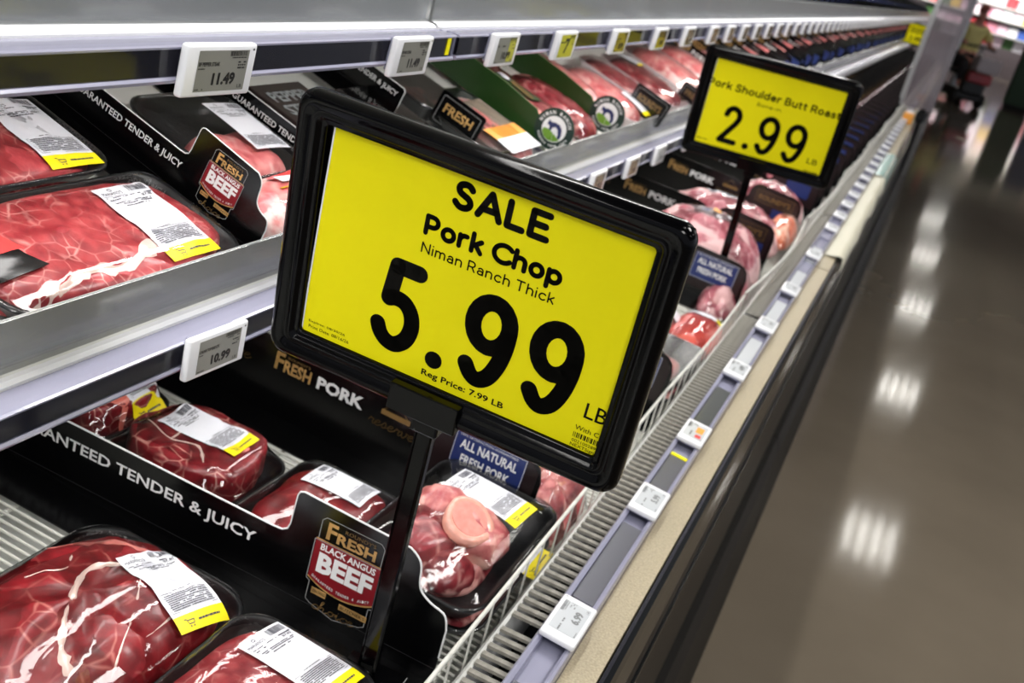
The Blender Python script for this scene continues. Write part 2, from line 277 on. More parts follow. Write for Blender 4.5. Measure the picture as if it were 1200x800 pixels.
# ================================================================== THE REFRIGERATED CASE
CASE_Y0, CASE_Y1 = -.6, 16.2
case = thing('refrigerated_case', 'long open black-fronted refrigerated meat case with beige ledge running beside the aisle', 'refrigerated case', (-.5, 0, -CAM_H))
case_o = Vector((-.5, 0, -CAM_H))
def cg(g, name, m, parent=case, smooth=False, **kw):
    g.v = [tuple(Vector(p) - case_o) for p in g.v]; return g.ob(name, m, parent, smooth, **kw)
cg(G().box(-1.2, -1.12, CASE_Y0, CASE_Y1, -CAM_H, .75), 'back_panel', M_whitemetal)
cg(G().box(-1.2, -.05, -.68, -.6, -CAM_H, -.66), 'end_panel', M_panel)
cg(G().box(-1.12, -.21, CASE_Y0, CASE_Y1, -.80, -.745), 'deck_pan', M_whitemetal)
cg(G().box(-1.2, -.40, CASE_Y0, CASE_Y1, .55, .62), 'canopy', M_whitemetal)
cg(G().prism([(-.209, -.745), (-.209, -.662), (-.206, -.659), (-.203, -.662), (-.203, -.745)], CASE_Y0, CASE_Y1), 'grille_flange', M_whitemetal)
cg(G().prism([(-.203, -.75), (-.203, -.735), (-.166, -.735), (-.166, -.75)], CASE_Y0, CASE_Y1), 'air_trough', M_trough)
slat = G().add([(x - case_o.x, y, z - case_o.z) for x in (-.2035, -.1665) for y, z in ((-.004, -.6615), (-.0032, -.6585), (.0032, -.6585), (.004, -.6615))], [(0, 1, 5, 4), (1, 2, 6, 5), (2, 3, 7, 6), (3, 0, 4, 7), (0, 3, 2, 1), (4, 5, 6, 7)]).mesh('slat', M_grille)
y = .68; k = 0
while k < 300:
    if abs((y - 2.21) % 1.3) > .012: ob('grille_slat', slat, case, (0, y, 0))
    y += .016; k += 1
g = G()
while y < CASE_Y1: g.box(-.2035, -.1665, y, y + .008, -.6615, -.6585); y += .016
cg(g, 'grille_slats_far', M_grille, kind='stuff')
# ledge and black front in panels about 2.1 m long
joints = [CASE_Y0, .66, 2.80, 4.94, 7.08, 9.6, 12.9, CASE_Y1]
for a, b in zip(joints, joints[1:]):
    a += .004; b -= .004
    cg(G().prism([(-.128, -.70), (-.128, -.6555), (-.096, -.6565), (-.092, -.70)], a, b), 'ledge', M_beige)
    cg(G().prism([(-.094, -.70), (-.0935, -.6545), (-.089, -.651), (-.084, -.655), (-.0815, -.668), (-.0805, -.70), (-.0800, -.735), (-.083, -.745), (-.094, -.745)], a, b), 'bumper', M_bumper)
    cg(G().prism([(-.12, -1.10), (-.12, -.745), (-.083, -.745), (-.0805, -.76), (-.0795, -.80), (-.0775, -1.08), (-.0800, -1.10)], a, b), 'front_panel', M_panel)
    cg(G().prism([(-.0795, -.78), (-.0765, -.782), (-.0765, -.790), (-.0795, -.792)], a, b), 'panel_bead', M_bumper)
    cg(G().prism([(-.13, -CAM_H), (-.13, -1.12), (-.066, -1.12), (-.052, -1.16), (-.044, -1.30), (-.034, -CAM_H)], a, b), 'kick_panel', mat('dark_kick_panel', rgb(24, 22, 20), .5, spec=.2))
# front price rail (lavender channel with steel face)
rail_z = lambda x: -.643 - (x + .166) * .087
seg = [CASE_Y0, 1.46, 2.66, 3.9, 5.1, 6.3, 7.5, 10.0, 13.0, CASE_Y1]
for a, b in zip(seg, seg[1:]):
    a += .001; b -= .001
    cg(G().prism([(-.1665, -.70), (-.1665, -.640), (-.1645, -.637), (-.1625, -.638), (-.160, -.6405), (-.160, -.649), (-.1345, -.6515), (-.1345, -.6425), (-.132, -.6405), (-.1295, -.6415), (-.1285, -.646), (-.1285, -.70)], a, b), 'price_rail', M_lav)
y_ins = [(.50, .82, M_steel), (.985, 1.12, M_steel), (1.12, 1.175, M_steel), (1.29, 1.41, M_steel), (1.55, 1.72, mat('dark_grey_insert', rgb(62, 66, 66), .3, coat=.4))]
for a, b, m in y_ins + [(1.86 + .31 * k, 2.03 + .31 * k, M_screenl if k < 4 else M_lav) for k in range(14)]:
    cg(G().prism([(-.1592, -.648), (-.1592, -.6435), (-.1352, -.646), (-.1352, -.651)], a, b), 'rail_insert', m)
cg(G().prism([(-.1592, -.648), (-.1592, -.6425), (-.1352, -.645), (-.1352, -.651)], 1.405, 1.413), 'yellow_rail_strip', M_yellow, label='bright yellow strip in the rail')
fl_ = Flat()
for q in range(9): fl_.disc(-.147 + random.Random(q).uniform(-.006, .006), 1.665 + random.Random(q + 20).uniform(-.012, .012), .0035, 8)
cg(G().add([(x, y_, -.6438 - (x + .166) * .087) for x, y_ in fl_.v], fl_.f), 'red_insert_picture', M_pinkred)
# ---- shelves
def shelf(name, lip_z, tilt, label, guard_mat, bays, gh):
    """a run of shelf pans at lip height lip_z, each bay a thing: pan, lip, guard, price rail"""
    for i, (a, b, far) in enumerate(bays):
        s = thing(name, label[i], 'shelf', (-.5, a, lip_z), None); L = b - a - .003
        t = math.tan(R(tilt)); g = G().prism([(-.004, -.012), (-.004, .0), (-.58, .58 * t), (-.58, .58 * t - .012)], 0, L); g.ob('shelf_pan', M_whitemetal, s)
        G().prism([(-.016, -.009), (-.016, .002), (-.003, .0005), (.0, -.002), (.0, -.009)], 0, L).ob('front_lip', M_white, s)
        G().prism([(-.014, 0), (-.012, gh), (-.0105, gh + .0006), (-.009, gh), (-.0095, 0)], 0, L).ob('guard', guard_mat, s)
        G().tube([(-.0105, 0, gh), (-.0105, L, gh)], .0012, 6).ob('guard_edge', film_mat('bright_guard_edge', .35, .1, bump=0, frost=rgb(225, 228, 228), frost_amt=.5), s)
        r = G().prism([(-.010, -.0035), (.0005, -.006), (.0015, -.0035), (.009, -.0042), (.010, -.0030), (.019, -.0030), (.0245, -.0035), (.0265, -.0045), (.0262, -.0060), (.0205, -.0062), (.0205, -.0250), (.0262, -.0252), (.0275, -.0270), (.0262, -.0295), (.019, -.0305), (-.010, -.0305)], 0, L)
        rl = r.ob('price_rail', M_lav, s)
        G().box(.0204, .0212, .004, L - .004, -.0248, -.0063).ob('rail_insert', M_dark, s)
        G().box(.0248, .0252, .002, L - .002, -.0252, -.0060).ob('clear_lens', RAILC, s)
U = ['upper white shelf bay nearest the camera with long dark price rail', 'upper white shelf bay behind the two yellow signs, second along the case', 'upper white shelf bay above the far black pork cards, third along the case', 'upper white shelf bay fourth along the case', 'upper white shelf bay at the far end of the case']
M_ = ['middle white shelf bay holding the two marbled beef trays', 'middle white shelf bay holding the green divider cards and white foam trays', 'middle white shelf bay third along the case, full of black cards', 'middle white shelf bay fourth along the case', 'middle white shelf bay at the far end of the case']
ub = [(-.6, 1.095, 0), (1.10, 2.45, 0), (2.45, 3.95, 1), (3.95, 6.6, 1), (6.6, 16.1, 1)]
shelf('case_shelf', -.1465, 12, U, GUARDU, ub, .056); shelf('case_shelf', -.3870, 17, M_, GUARD, ub, .0425)
G().box(-.4745, -.4738, 1.072, 1.080, -.170, -.152).ob('rail_flag', M_yellow, None, label='thin yellow flag tucked in the upper price rail at the shelf joint', category='flag')
# ---- wire racks on the deck
def deck_z(x, top=-.70): return top + (-.25 - x) * math.tan(R(3))
wire_me = G().tube([(-1.10, 0, deck_z(-1.10) - .0018), (-.225, 0, deck_z(-.225) - .0018)], .0016, 6).mesh('wire', M_wire)
bar_me = {}
for (a, b, lb) in ((.30, .812, 'white coated wire rack under the big beef roast tray in the foreground'), (.842, 1.19, 'white coated wire rack under the bone-in steaks beside the black pork card'), (1.2, 2.2, 'white coated wire rack of the deck behind the large yellow sale sign'), (2.2, 3.4, 'white coated wire rack of the deck under the wrapped pork roasts')):
    t = thing('wire_rack', lb, 'wire rack', (0, a, 0)); k = 0
    y = .008
    while y < b - a:
        ob('wire', wire_me, t, (0, y, 0)); y += .0108
    for x in (-1.05, -.93, -.81, -.69, -.57, -.45, -.33, -.24):
        G().tube([(x, 0, deck_z(x) - .0058), (x, b - a, deck_z(x) - .0058)], .0026, 6).ob('cross_bar', M_wire, t)
# ---- wire fences along the deck front
def fence(a, b, label, zt=-.625, bulge=0., lean=0., grp=None):
    t = thing('wire_fence', label, 'wire fence', (-.215, a, -.70), None, grp); n = max(2, int((b - a) / .048)); L = b - a
    x = lambda s: -bulge * math.sin(math.pi * s) * .0 + bulge * math.sin(math.pi * s)
    G().tube([(x(k / 12), L * k / 12, zt + .70 + lean * k / 12) for k in range(13)], .0024, 8).ob('top_wire', M_wire, t, True)
    G().tube([(x(k / 12) * .15, L * k / 12, .012) for k in range(13)], .0022, 6).ob('bottom_wire', M_wire, t, True)
    for k in range(n + 1):
        s = k / n; G().tube([(x(s), L * s, zt + .70 + lean * s), (x(s) * .15 + .001, L * s, .005)], .0012, 5).ob('upright_wire', M_wire, t)
fence(.60, 1.57, 'white wire fence nearest the camera, beside the bone-in pork tray'); fence(1.575, 2.22, 'white wire fence below the large sign corner, beside the red meat pack', bulge=.004)
fence(2.225, 3.15, 'white bulging wire fence beside the far sign post', -.620, .018); fence(3.16, 4.2, 'white wire fence bulging out right of the far yellow sign', -.618, .016)
for k in range(11): fence(4.21 + k * 1.05, 5.25 + k * 1.05, 'distant white wire fence section toward the end of the case', -.62, .012, grp='distant fence sections at the end of the case')

# ================================================================== PRICE TAGS
TAGB = bevelled(-.045, .045, -.0225, .0225, 0, .0085, .0028, M_white, 3); TAGB.polygons.foreach_set('use_smooth', [True] * len(TAGB.polygons))
CLIPB = bevelled(-.034, .034, -.018, .019, -.007, .0, .001, M_lav, 1)
def greek(fl, x0, x1, y0, y1, rows, rnd, dens=.8, al=0):
    """rows of tiny unreadable print"""
    h = (y1 - y0) / rows
    for r_ in range(rows):
        x = x0 + rnd.random() * al; yy = y0 + r_ * h; xe = x1 - rnd.random() * al
        while x < xe:
            L = min(rnd.uniform(.5, 2.6) * h, xe - x); fl.rect(x, x + L, yy + h * .2, yy + h * .75) if rnd.random() < dens else None; x += L + h * .28
def bars(fl, x0, x1, y0, y1, rnd):
    x = x0
    while x < x1: w_ = rnd.choice((.0003, .0005, .0008)) * (x1 - x0) / .022; fl.rect(x, min(x + w_, x1), y0, y1); x += w_ + rnd.choice((.0003, .0006)) * (x1 - x0) / .022
def price_tag(label, rotm, loc, price=None, name=None, screen=None, ink=None, group=None, clip=True, extra=None, s=.84):
    t = thing('price_tag', label, 'price tag', loc, rotm, group); t.scale = (s, s, s); rnd = random.Random(label + str(price))
    ob('body', TAGB, t)
    if clip: ob('clip', CLIPB, t)
    sc = ob('screen', me('screen', [(-.031, -.0175, .0088), (.034, -.0175, .0088), (.034, .0175, .0088), (-.031, .0175, .0088)], [(0, 1, 2, 3)], screen or M_screen), t)
    f = Flat(); f.disc(.0392, .0178, .0011, 10)
    bars(f, .009, .0315, .0125, .0168, rnd); greek(f, .012, .0315, .0103, .0120, 1, rnd); greek(f, .021, .0315, .001, .0085, 3, rnd); greek(f, -.0295, -.019, -.0165, -.0145, 1, rnd)
    if name: f.text(name, -.0295, -.0295 + .00165 * len(name) + .002, .0042, .0078, .035); greek(f, -.0295, -.021, .0012, .0030, 1, rnd)
    else: greek(f, -.0295, -.003, .0040, .0078, 1, rnd)
    if price: f.text(price, -.010 if len(price) > 4 else -.006, .020, -.0125, -.0015, .05); f.text('LB', .025, .031, -.0155, -.0125, .01)
    f.to(lambda x, y: (x, y, .00895), 'print', ink or M_sink, sc)
    if extra: extra(sc)
    return t
UPM = Matrix(((0, 0, 1), (1, 0, 0), (0, 1, 0)))          # reads along +Y, faces the aisle
def up_rot(tilt=0, yaw=0): return Matrix.Rotation(R(yaw), 3, 'Z') @ Matrix.Rotation(R(tilt), 3, 'Y') @ UPM
RAILM = Matrix.Rotation(R(5), 3, 'Y') @ Matrix(((0, -1, 0), (1, 0, 0), (0, 0, 1)))
tx = -.4690; ZU = -.1648; ZM = -.4030
price_tag('grey price tag reading 11.49 BF PEPPER STEAK on the upper shelf, nearest the camera', up_rot(3, -3), (tx, 0.672, ZU), '11.49', 'BF PEPPER STEAK')
price_tag('second grey price tag reading 11.49, upper shelf left of the shelf joint', up_rot(3), (tx, 0.973, ZU), '11.49', 'BF RND STEAK')
def yel(sc): Flat().rect(.010, .0325, -.016, .016).to(lambda x, y: (x, y, .00893), 'yellow_field', M_screeny, sc)
price_tag('half yellow price tag reading 10.99 just right of the upper shelf joint', up_rot(2), (tx, 1.206, ZU), '10.99', extra=yel)
price_tag('yellow screened price tag on the upper shelf above the green divider cards', up_rot(2), (tx, 1.418, ZU), None, screen=M_screeny, extra=lambda sc: Flat().text('7', -.01, .012, -.012, .012, .03).to(lambda x, y: (x, y, .009), 'sale_figure', M_sink, sc))
M_screenb = mat('brown_screen', rgb(120, 102, 60), .25, coat=.5)  # even brown base colour under a clear coat
for i, (yy, lb) in enumerate(((1.775, 'small white price tag on the upper shelf above the second round green logo'), (2.035, 'price tag on the upper shelf above the white foam trays'), (2.26, 'price tag on the upper shelf just left of the far yellow sign top'))): price_tag(lb, up_rot(2), (tx, yy * .94, ZU), '8.99', screen=M_screenb)
far_tags = [2.50 + .185 * k for k in range(72)]
t0 = price_tag('white price tag in the long receding row on the upper shelf rail', up_rot(2), (tx, far_tags[0] * .94, ZU), '9.99', group='receding price tags on the upper rail', screen=M_screenb)
for yy in far_tags[1:]: dup(t0, (tx, yy * .94, ZU))
price_tag('grey price tag reading 10.99 on the middle shelf rail left of the big sign', up_rot(0, -2), (tx, .728, ZM), '10.99', 'CHUNK TOP RND STK')
for yy, lb, sm in ((1.66, 'reddish price tag on the middle rail just above the big sign frame', mat('red_screen', rgb(150, 84, 80), .3)), (1.89, 'second white price tag from the left on the middle rail right of the big sign', M_screenb), (2.115, 'third white price tag on the middle rail, beside the far sign frame', M_screenb), (2.33, 'pinkish price tag on the middle rail partly behind the far yellow sign', M_screenl)):  # first of these tags has an even dull red screen colour
    price_tag(lb, up_rot(0), (tx, yy * .94, ZM), '7.99', screen=sm)
t1 = price_tag('small distant white price tag on the middle shelf rail beyond the far sign', up_rot(0), (tx, 2.45, ZM), '6.99', group='distant price tags on the middle rail', screen=M_screenb)
for k in range(1, 66): dup(t1, (tx, 2.45 + .2 * k, ZM))
rz = -.6385; rx = -.1455
def multi(sc):
    Flat().rect(-.004, .022, -.013, .000).to(lambda x, y: (x, y, .00901), 'orange_field', M_orange, sc); Flat().rect(-.024, -.011, -.013, -.003).to(lambda x, y: (x, y, .00901), 'red_field', M_pinkred, sc)
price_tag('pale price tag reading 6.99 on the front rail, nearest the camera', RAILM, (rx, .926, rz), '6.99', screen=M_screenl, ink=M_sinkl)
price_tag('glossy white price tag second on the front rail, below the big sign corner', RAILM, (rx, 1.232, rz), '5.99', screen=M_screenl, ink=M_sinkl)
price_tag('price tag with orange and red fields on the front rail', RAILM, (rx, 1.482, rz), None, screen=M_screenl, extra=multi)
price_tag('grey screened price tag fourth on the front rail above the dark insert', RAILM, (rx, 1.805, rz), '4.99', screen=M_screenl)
price_tag('white price tag fifth on the front rail, its face washed out by glare', RAILM, (rx, 2.11, rz), '4.49', screen=M_screenl, ink=M_sinkl)  # washed-out look is set by the pale screen and ink colours
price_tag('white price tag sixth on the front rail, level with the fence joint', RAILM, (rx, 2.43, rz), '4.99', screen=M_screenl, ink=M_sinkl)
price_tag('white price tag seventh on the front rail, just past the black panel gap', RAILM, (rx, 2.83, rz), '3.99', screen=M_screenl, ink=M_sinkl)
t2 = price_tag('small distant white price tag on the front rail near the glass doors', RAILM, (rx, 3.23, rz), '2.99', screen=M_screenl, ink=M_sinkl, group='distant price tags on the front rail')
for k in range(1, 20): dup(t2, (rx, 3.23 + .22 * k, rz))

# ================================================================== SIGNS
def sign(label, M, C, lines, digits, paper, post_b, clip_b, extra):
    """black framed price sign: local X right, Y into the case, Z up, origin on the deck under the post"""
    W, H = .1525, .1105; foot = post_b[1][1]
    base = Vector(C) + M @ Vector((post_b[1][0], 0, foot)); ox, oz = -post_b[1][0], -foot
    t = thing('price_sign', label, 'sign', base, M)
    prof = [(.002, .007), (.0, .004), (.0, -.003), (.0016, -.0075), (.005, -.0098), (.009, -.0092), (.0125, -.0068), (.0145, -.0062), (.0158, -.0070), (.0175, -.0066), (.0190, -.0040), (.0205, -.0030), (.0225, -.0030), (.0236, -.0018), (.0240, .0014), (.0240, .003)]
    g = G(); rings = [[(x + ox, d, z + oz) for x, z in rr(W - i, H - i, .014 - i * .45, 6)] for i, d in prof]; n = len(rings[0])
    g.add([p for r_ in rings for p in r_], [(i * n + k, i * n + (k + 1) % n, (i + 1) * n + (k + 1) % n, (i + 1) * n + k) for i in range(len(prof) - 1) for k in range(n)]); g.ob('frame', M_black, t, True)
    ob('backing', bevelled(-W + .004 + ox, W - .004 + ox, .003, .0075, -H + .004 + oz, H - .004 + oz, .001, M_black, 1), t)
    l0, l1, r_, b_, t_ = paper
    pts = [(l0, b_)] + [(l0 + (l1 - l0) * q ** 1.4, b_ + (t_ - b_) * q) for q in (.25, .5, .75, 1)]
    P = ob('paper', me('paper', [(x + ox, .0012, z + oz) for x, z in pts] + [(r_ + ox, .0012, t_ + oz), (r_ + ox, .0012, b_ + oz)], [tuple(range(7))[::-1]], M_paper), t)
    f = Flat(); f.poly([(x + .0016, z) for x, z in pts][::-1] + [(r_, b_), (r_, t_)]) if 0 else f.poly([(r_, b_), (r_, t_)] + [(x + .0016, z) for x, z in pts][::-1])
    f.to(lambda x, z: (x + ox, .0009, z + oz), 'yellow_print', M_yellow, P)
    f = Flat()
    for body, x0, x1, y0, cap, wd in lines: round_text(f, body, x0, x1, y0, cap, wd)
    for ch, x0, x1, y0, cap, wd in digits: round_text(f, ch, x0, x1, y0, cap, wd, discs=18)
    extra(f)
    f.to(lambda x, z: (x + ox, .0006, z + oz), 'lettering', M_ink, P)
    (pa, pb), wd = post_b[0], .008
    G().add([(x + s * wd * q + ox, d, z + oz) for (x, z, q) in ((pa, -H + .008, .92), (post_b[1][0], foot + .006, 1.12)) for s, d in ((-1, .002), (-1, -.004), (-.75, -.0062), (.75, -.0062), (1, -.004), (1, .002))], [(k, (k + 1) % 6, 6 + (k + 1) % 6, 6 + k) for k in range(6)] + [tuple(range(6))[::-1], tuple(range(6, 12))]).ob('post', M_black, t)
    for s in (-1, 1): G().tube([(pa + s * wd * .78 + ox, -.0066, -H + oz), (post_b[1][0] + s * wd * .9 + ox, -.0066, foot + .006 + oz)], .0011, 5).ob('post_rib', M_black, t)
    ob('clip', bevelled(clip_b[0] + ox, clip_b[1] + ox, -.0125, .009, clip_b[2] + oz, clip_b[3] + oz, .0012, M_black), t)
    ob('clip_neck', bevelled(pa - .0115 + ox, pa + .0115 + ox, -.010, .007, clip_b[2] - .012 + oz, clip_b[2] + .002 + oz, .002, M_black), t)
    ob('foot_plate', bevelled(post_b[1][0] - .03 + ox, post_b[1][0] + .03 + ox, -.02, .03, foot + oz, foot + .005 + oz, .001, M_black), t)
    return t
Us = Vector((.99985553, 0, -.01699754)); Vs = Vector((.01684796, -.13237396, .99105665)); ns = Us.cross(Vs) * -1
Ms = Matrix((Us, ns, Vs)).transposed()
mm = .001
def ex1(f):
    f.text('LB', 112.6 * mm, 129.8 * mm, -58.7 * mm, -45.9 * mm, .004); f.text('With Card', 108.8 * mm, 136 * mm, -70.6 * mm, -66.6 * mm)
    bars(f, 108.8 * mm, 141 * mm, -77.4 * mm, -72.9 * mm, random.Random(4)); f.text('002100289', 108.9 * mm, 128.2 * mm, -81.6 * mm, -78.9 * mm); f.text('NEXTSign', 108.5 * mm, 127.8 * mm, -86.2 * mm, -82.6 * mm)
    f.text('Expires: 08/30/26', -122.6 * mm, -89.2 * mm, -77.6 * mm, -74.9 * mm); f.text('Print Date: 08/16/26', -122.2 * mm, -85.0 * mm, -82.2 * mm, -79.4 * mm)
    f.text('Reg Price: 7.99 LB', -19.6 * mm, 51.2 * mm, -82.2 * mm, -75.2 * mm, .018)
sign('large yellow SALE sign reading Pork Chop 5.99 in a glossy black frame', Ms, (-.26262, .71940, -.27278),
     [('SALE', -22.8 * mm, 54.2 * mm, 59.9 * mm, 22.8 * mm, 5.1 * mm), ('Pork Chop', -40.2 * mm, 70.6 * mm, 32.0 * mm, 17.0 * mm, 3.8 * mm), ('Niman Ranch Thick', -39.2 * mm, 68.8 * mm, 17.7 * mm, 8.7 * mm, 1.15 * mm)],
     [('5', -69.9 * mm, -28.2 * mm, -72.6 * mm, 79 * mm, 13.4 * mm), ('.', -19.2 * mm, -4.4 * mm, -72 * mm, 15.2 * mm, 14.6 * mm), ('9', 6.0 * mm, 49.0 * mm, -72.0 * mm, 80 * mm, 13.4 * mm), ('9', 59.2 * mm, 101.8 * mm, -71.4 * mm, 79.6 * mm, 13.4 * mm)],
     (-.1290, -.1245, .1300, -.0885, .0868), ((-.0040, 0), (-.0125, -.4215)), (-.038, .022, -.1140, -.0895), ex1)
Uf = Vector((.99276432, .11884279, .01718727)); Vf = Vector((.00383685, -.17445449, .98465776)); nf = Uf.cross(Vf) * -1
Mf = Matrix((Uf, nf, Vf)).transposed()
def ex2(f):
    f.text('LB', 97 * mm, 117 * mm, -68.5 * mm, -57.5 * mm); rnd = random.Random(3); greek(f, -.126, -.105, -.079, -.076, 1, rnd); greek(f, -.126, -.098, -.090, -.087, 1, rnd); bars(f, .097, .124, -.088, -.083, rnd); greek(f, .100, .120, -.092, -.0895, 1, rnd)
sign('far yellow sign reading Pork Shoulder Butt Roast 2.99 in a black frame', Mf, (-.2894, 2.25, -.2765),
     [('Pork Shoulder Butt Roast', -133 * mm, 131 * mm, 31.5 * mm, 15.5 * mm, 2.9 * mm), ('Bone-in', -29 * mm, 18 * mm, 15.5 * mm, 7.4 * mm, .9 * mm)],
     [('2', -87.5 * mm, -46.5 * mm, -75.5 * mm, 79 * mm, 11 * mm), ('.', -35 * mm, -22.0 * mm, -76.5 * mm, 14 * mm, 13 * mm), ('9', -12.6 * mm, 29.5 * mm, -78 * mm, 81 * mm, 11 * mm), ('9', 42 * mm, 84.5 * mm, -79.5 * mm, 82 * mm, 11 * mm)],
     (-.1300, -.1290, .1310, -.0945, .0865), ((-.0040, 0), (.001, -.4195)), (-.033, .024, -.1140, -.0895), ex2)

# ================================================================== DIVIDER CARDS
def card_root(label, x, y, z, tilt, s, group=None):
    t = thing('divider_card', label, 'divider card', (x, y, z), (0, R(tilt), 0), group); t.scale = (s, s, s); return t
def panel(t, outline, m, name='card_panel', th=.0022, y0=0., **kw):
    n = len(outline); return G().add([(x, y0, z) for x, z in outline] + [(x, y0 + th, z) for x, z in outline], [tuple(range(n)), tuple(range(n, 2 * n))[::-1]] + [(i, n + i, n + (i + 1) % n, (i + 1) % n) for i in range(n)]).ob(name, m, t, **kw)
def fl_to(f, t, name, m, d=.0003, **kw): return f.to(lambda x, z: (x, -d, z), name, m, t, **kw)
BEEF_TOP = [(.0015, .0295), (.001, .060)] + cat([(-.0014, .069), (-.006, .0755), (-.020, .0795), (-.031, .086), (-.0355, .095), (-.038, .110), (-.043, .118), (-.052, .1235)], 3) + [(-.165, .1275), (-.1695, .1255), (-.1712, .1215), (-.1722, .090), (-.1740, .083), (-.1795, .0795), (-.190, .0787), (-.72, .0815)]
def f_up(f, dz): f.v = [(a, b + dz) for a, b in f.v]; return f
def beef_badge(t, cx=-.108, dz=0.):
    """black angus badge drawn on the raised tab"""
    k = .070 / 2; top, red1, red0, bot = .1135, .0895, .0470, .0125
    f = Flat(); f.frame([(cx - k + .002, red1), (cx - k + .002, top - .004), (cx - k + .006, top), (cx + k - .006, top), (cx + k - .002, top - .004), (cx + k - .002, red1)], .0007); f.frame([(cx - k - .001, .088), (cx - k - .001, .044), (cx - k + .003, .042), (cx - k + .003, .022), (cx - k + .008, .019), (cx, bot), (cx + k - .008, .019), (cx + k - .003, .022), (cx + k - .003, .042), (cx + k + .001, .044), (cx + k + .001, .088)], .0008); b = fl_to(f_up(f, dz), t, 'badge_outline', M_greyline, .0004)
    arc = [(cx + k * q, .0470 - .0095 * (1 - q * q)) for q in [i / 8 - 1 for i in range(17)]]
    fl_to(f_up(Flat().poly([(cx - k, red1)] + arc + [(cx + k, red1)]), dz), t, 'red_banner', M_red, .0003)
    f = Flat(); f.stroke([(cx - k, red1), (cx + k, red1)], .0011, False); f.stroke(arc, .0016, False)
    f.text('F', cx - .026, cx - .0155, .0925, .1105, .03); f.text('RESH', cx - .0148, cx + .0265, .0925, .1040, .035); f.rect(cx - .028, cx - .012, .0305, .0375); f.rect(cx + .003, cx + .033, .0270, .0335)
    fl_to(f_up(f, dz), t, 'gold_lettering', M_gold, .0006)
    f = Flat(); f.text("ROUNDY'S", cx - .008, cx + .0245, .1062, .1100); fl_to(f_up(f, dz), t, 'dim_gold_lettering', M_golddim, .0006)
    f = Flat(); f.text('BLACK ANGUS', cx - .0285, cx + .030, .0790, .0862, .03); f.text('BEEF', cx - .0285, cx + .030, .0550, .0765, .045)
    word = 'GUARANTEED TENDER & JUICY'
    for i, ch in enumerate(word):
        if ch != ' ':
            q = -.86 + 1.72 * i / (len(word) - 1); zz = .0500 - .0085 * (1 - q * q); f.text(ch, cx + k * q - .0009, cx + k * q + .0009, zz, zz + .0030, .02)
    fl_to(f_up(f, dz), t, 'white_lettering', M_letter, .0006)
    f = Flat(); f.text('USDA CHOICE', cx - .027, cx - .013, .0325, .0355); f.text("BUTCHER'S", cx + .005, cx + .031, .0285, .0320); fl_to(f_up(f, dz), t, 'badge_small_print', M_card, .0008)
    f = Flat(); script(f, 'choice', cx - .024, cx + .022, .0155, .0265, .0009); fl_to(f_up(f, dz), t, 'script_lettering', M_gold, .0006)
SC = {  # joined-up script
 'c': (.42, [[(.40, .36), (.30, .46), (.12, .36), (.04, .16), (.14, .0), (.30, .04), (.44, .2)]]), 'h': (.56, [[(-.02, .2), (.22, .8), (.26, .98), (.16, .96), (.08, .5), (.0, .0)], [(.03, .2), (.22, .44), (.32, .36), (.28, .1), (.38, .0), (.58, .2)]]),
 'o': (.44, [[(.26, .46), (.08, .38), (.04, .14), (.16, .0), (.32, .14), (.32, .38), (.22, .46), (.30, .36), (.46, .40)]]), 'i': (.30, [[(.0, .2), (.12, .44), (.08, .1), (.16, .0), (.32, .2)], [(.17, .66), (.18, .67)]]),
 'e': (.40, [[(.0, .2), (.22, .28), (.30, .40), (.20, .47), (.06, .30), (.06, .08), (.18, .0), (.42, .2)]]), 'r': (.34, [[(.0, .2), (.12, .50), (.16, .40), (.28, .42), (.22, .12), (.30, .02), (.40, .2)]]),
 's': (.34, [[(.0, .18), (.18, .52), (.24, .24), (.14, .0), (.02, .06), (.20, .06), (.38, .2)]]), 'v': (.42, [[(.0, .40), (.08, .42), (.10, .06), (.20, .0), (.34, .3), (.30, .46), (.44, .40)]])}
def script(f, word, x0, x1, y0, y1, wd):
    tot = sum(SC[c][0] for c in word); x = 0
    for c in word:
        for st in SC[c][1]: f.stroke([(x0 + (x + p[0] * 1.0) / tot * (x1 - x0), y0 + p[1] * (y1 - y0)) for p in cat(st, 4)], wd, n=6)
        x += SC[c][0]
def beef_card(label, x, y, z, tilt, s, badge=True, tall=1., word=(-.520, -.204), tab=True):
    t = card_root(label, x, y, z, tilt, s)
    beef_top = [(a, .082 + (b - .082) * tall if b > .082 and a > -.3 else b) for a, b in BEEF_TOP]
    if not tab: beef_top = [(-.160, -.002), (-.162, .072), (-.168, .0785)] + beef_top[-1:]
    out = ([(.0015, -.001)] if tab else []) + beef_top + [(-.72, .0206 if tilt < 5 else -.001)]
    panel(t, out, M_card)
    G().tube([(a, .0006, b) for a, b in beef_top], .0010, 6).ob('edge_trim', M_letter, t, label='bright white trim along the top edge')
    fl_to(Flat().text('GUARANTEED TENDER & JUICY', word[0], word[1], .0475, .0635, .018), t, 'white_lettering', M_letter, .0004)
    fl_to(Flat().stroke([(-.72, .0165), (.001, .0165)], .0006, False), t, 'fold_line', mat('fold_crease', rgb(44, 44, 46), .4), .0003)
    k_ = .0206 if tilt < 5 else 0.; G().add([(x, yy, z + (k_ if x < -.1 else .0)) for x in (-.72, 0) for yy in (-.060, 0) for z in (-.0008, .0010)], [(0, 1, 3, 2), (4, 6, 7, 5), (0, 4, 5, 1), (2, 3, 7, 6), (0, 2, 6, 4), (1, 5, 7, 3)]).ob('base_flap', M_card, t)
    if badge: beef_badge(t, -.108 if tall == 1 else -.100, 0 if tall == 1 else .009)
    return t
beef_card('long black divider card reading GUARANTEED TENDER & JUICY behind the big beef roast', -.239, .83, deck_z(-.239) + .0022, 1.2, 1.04)
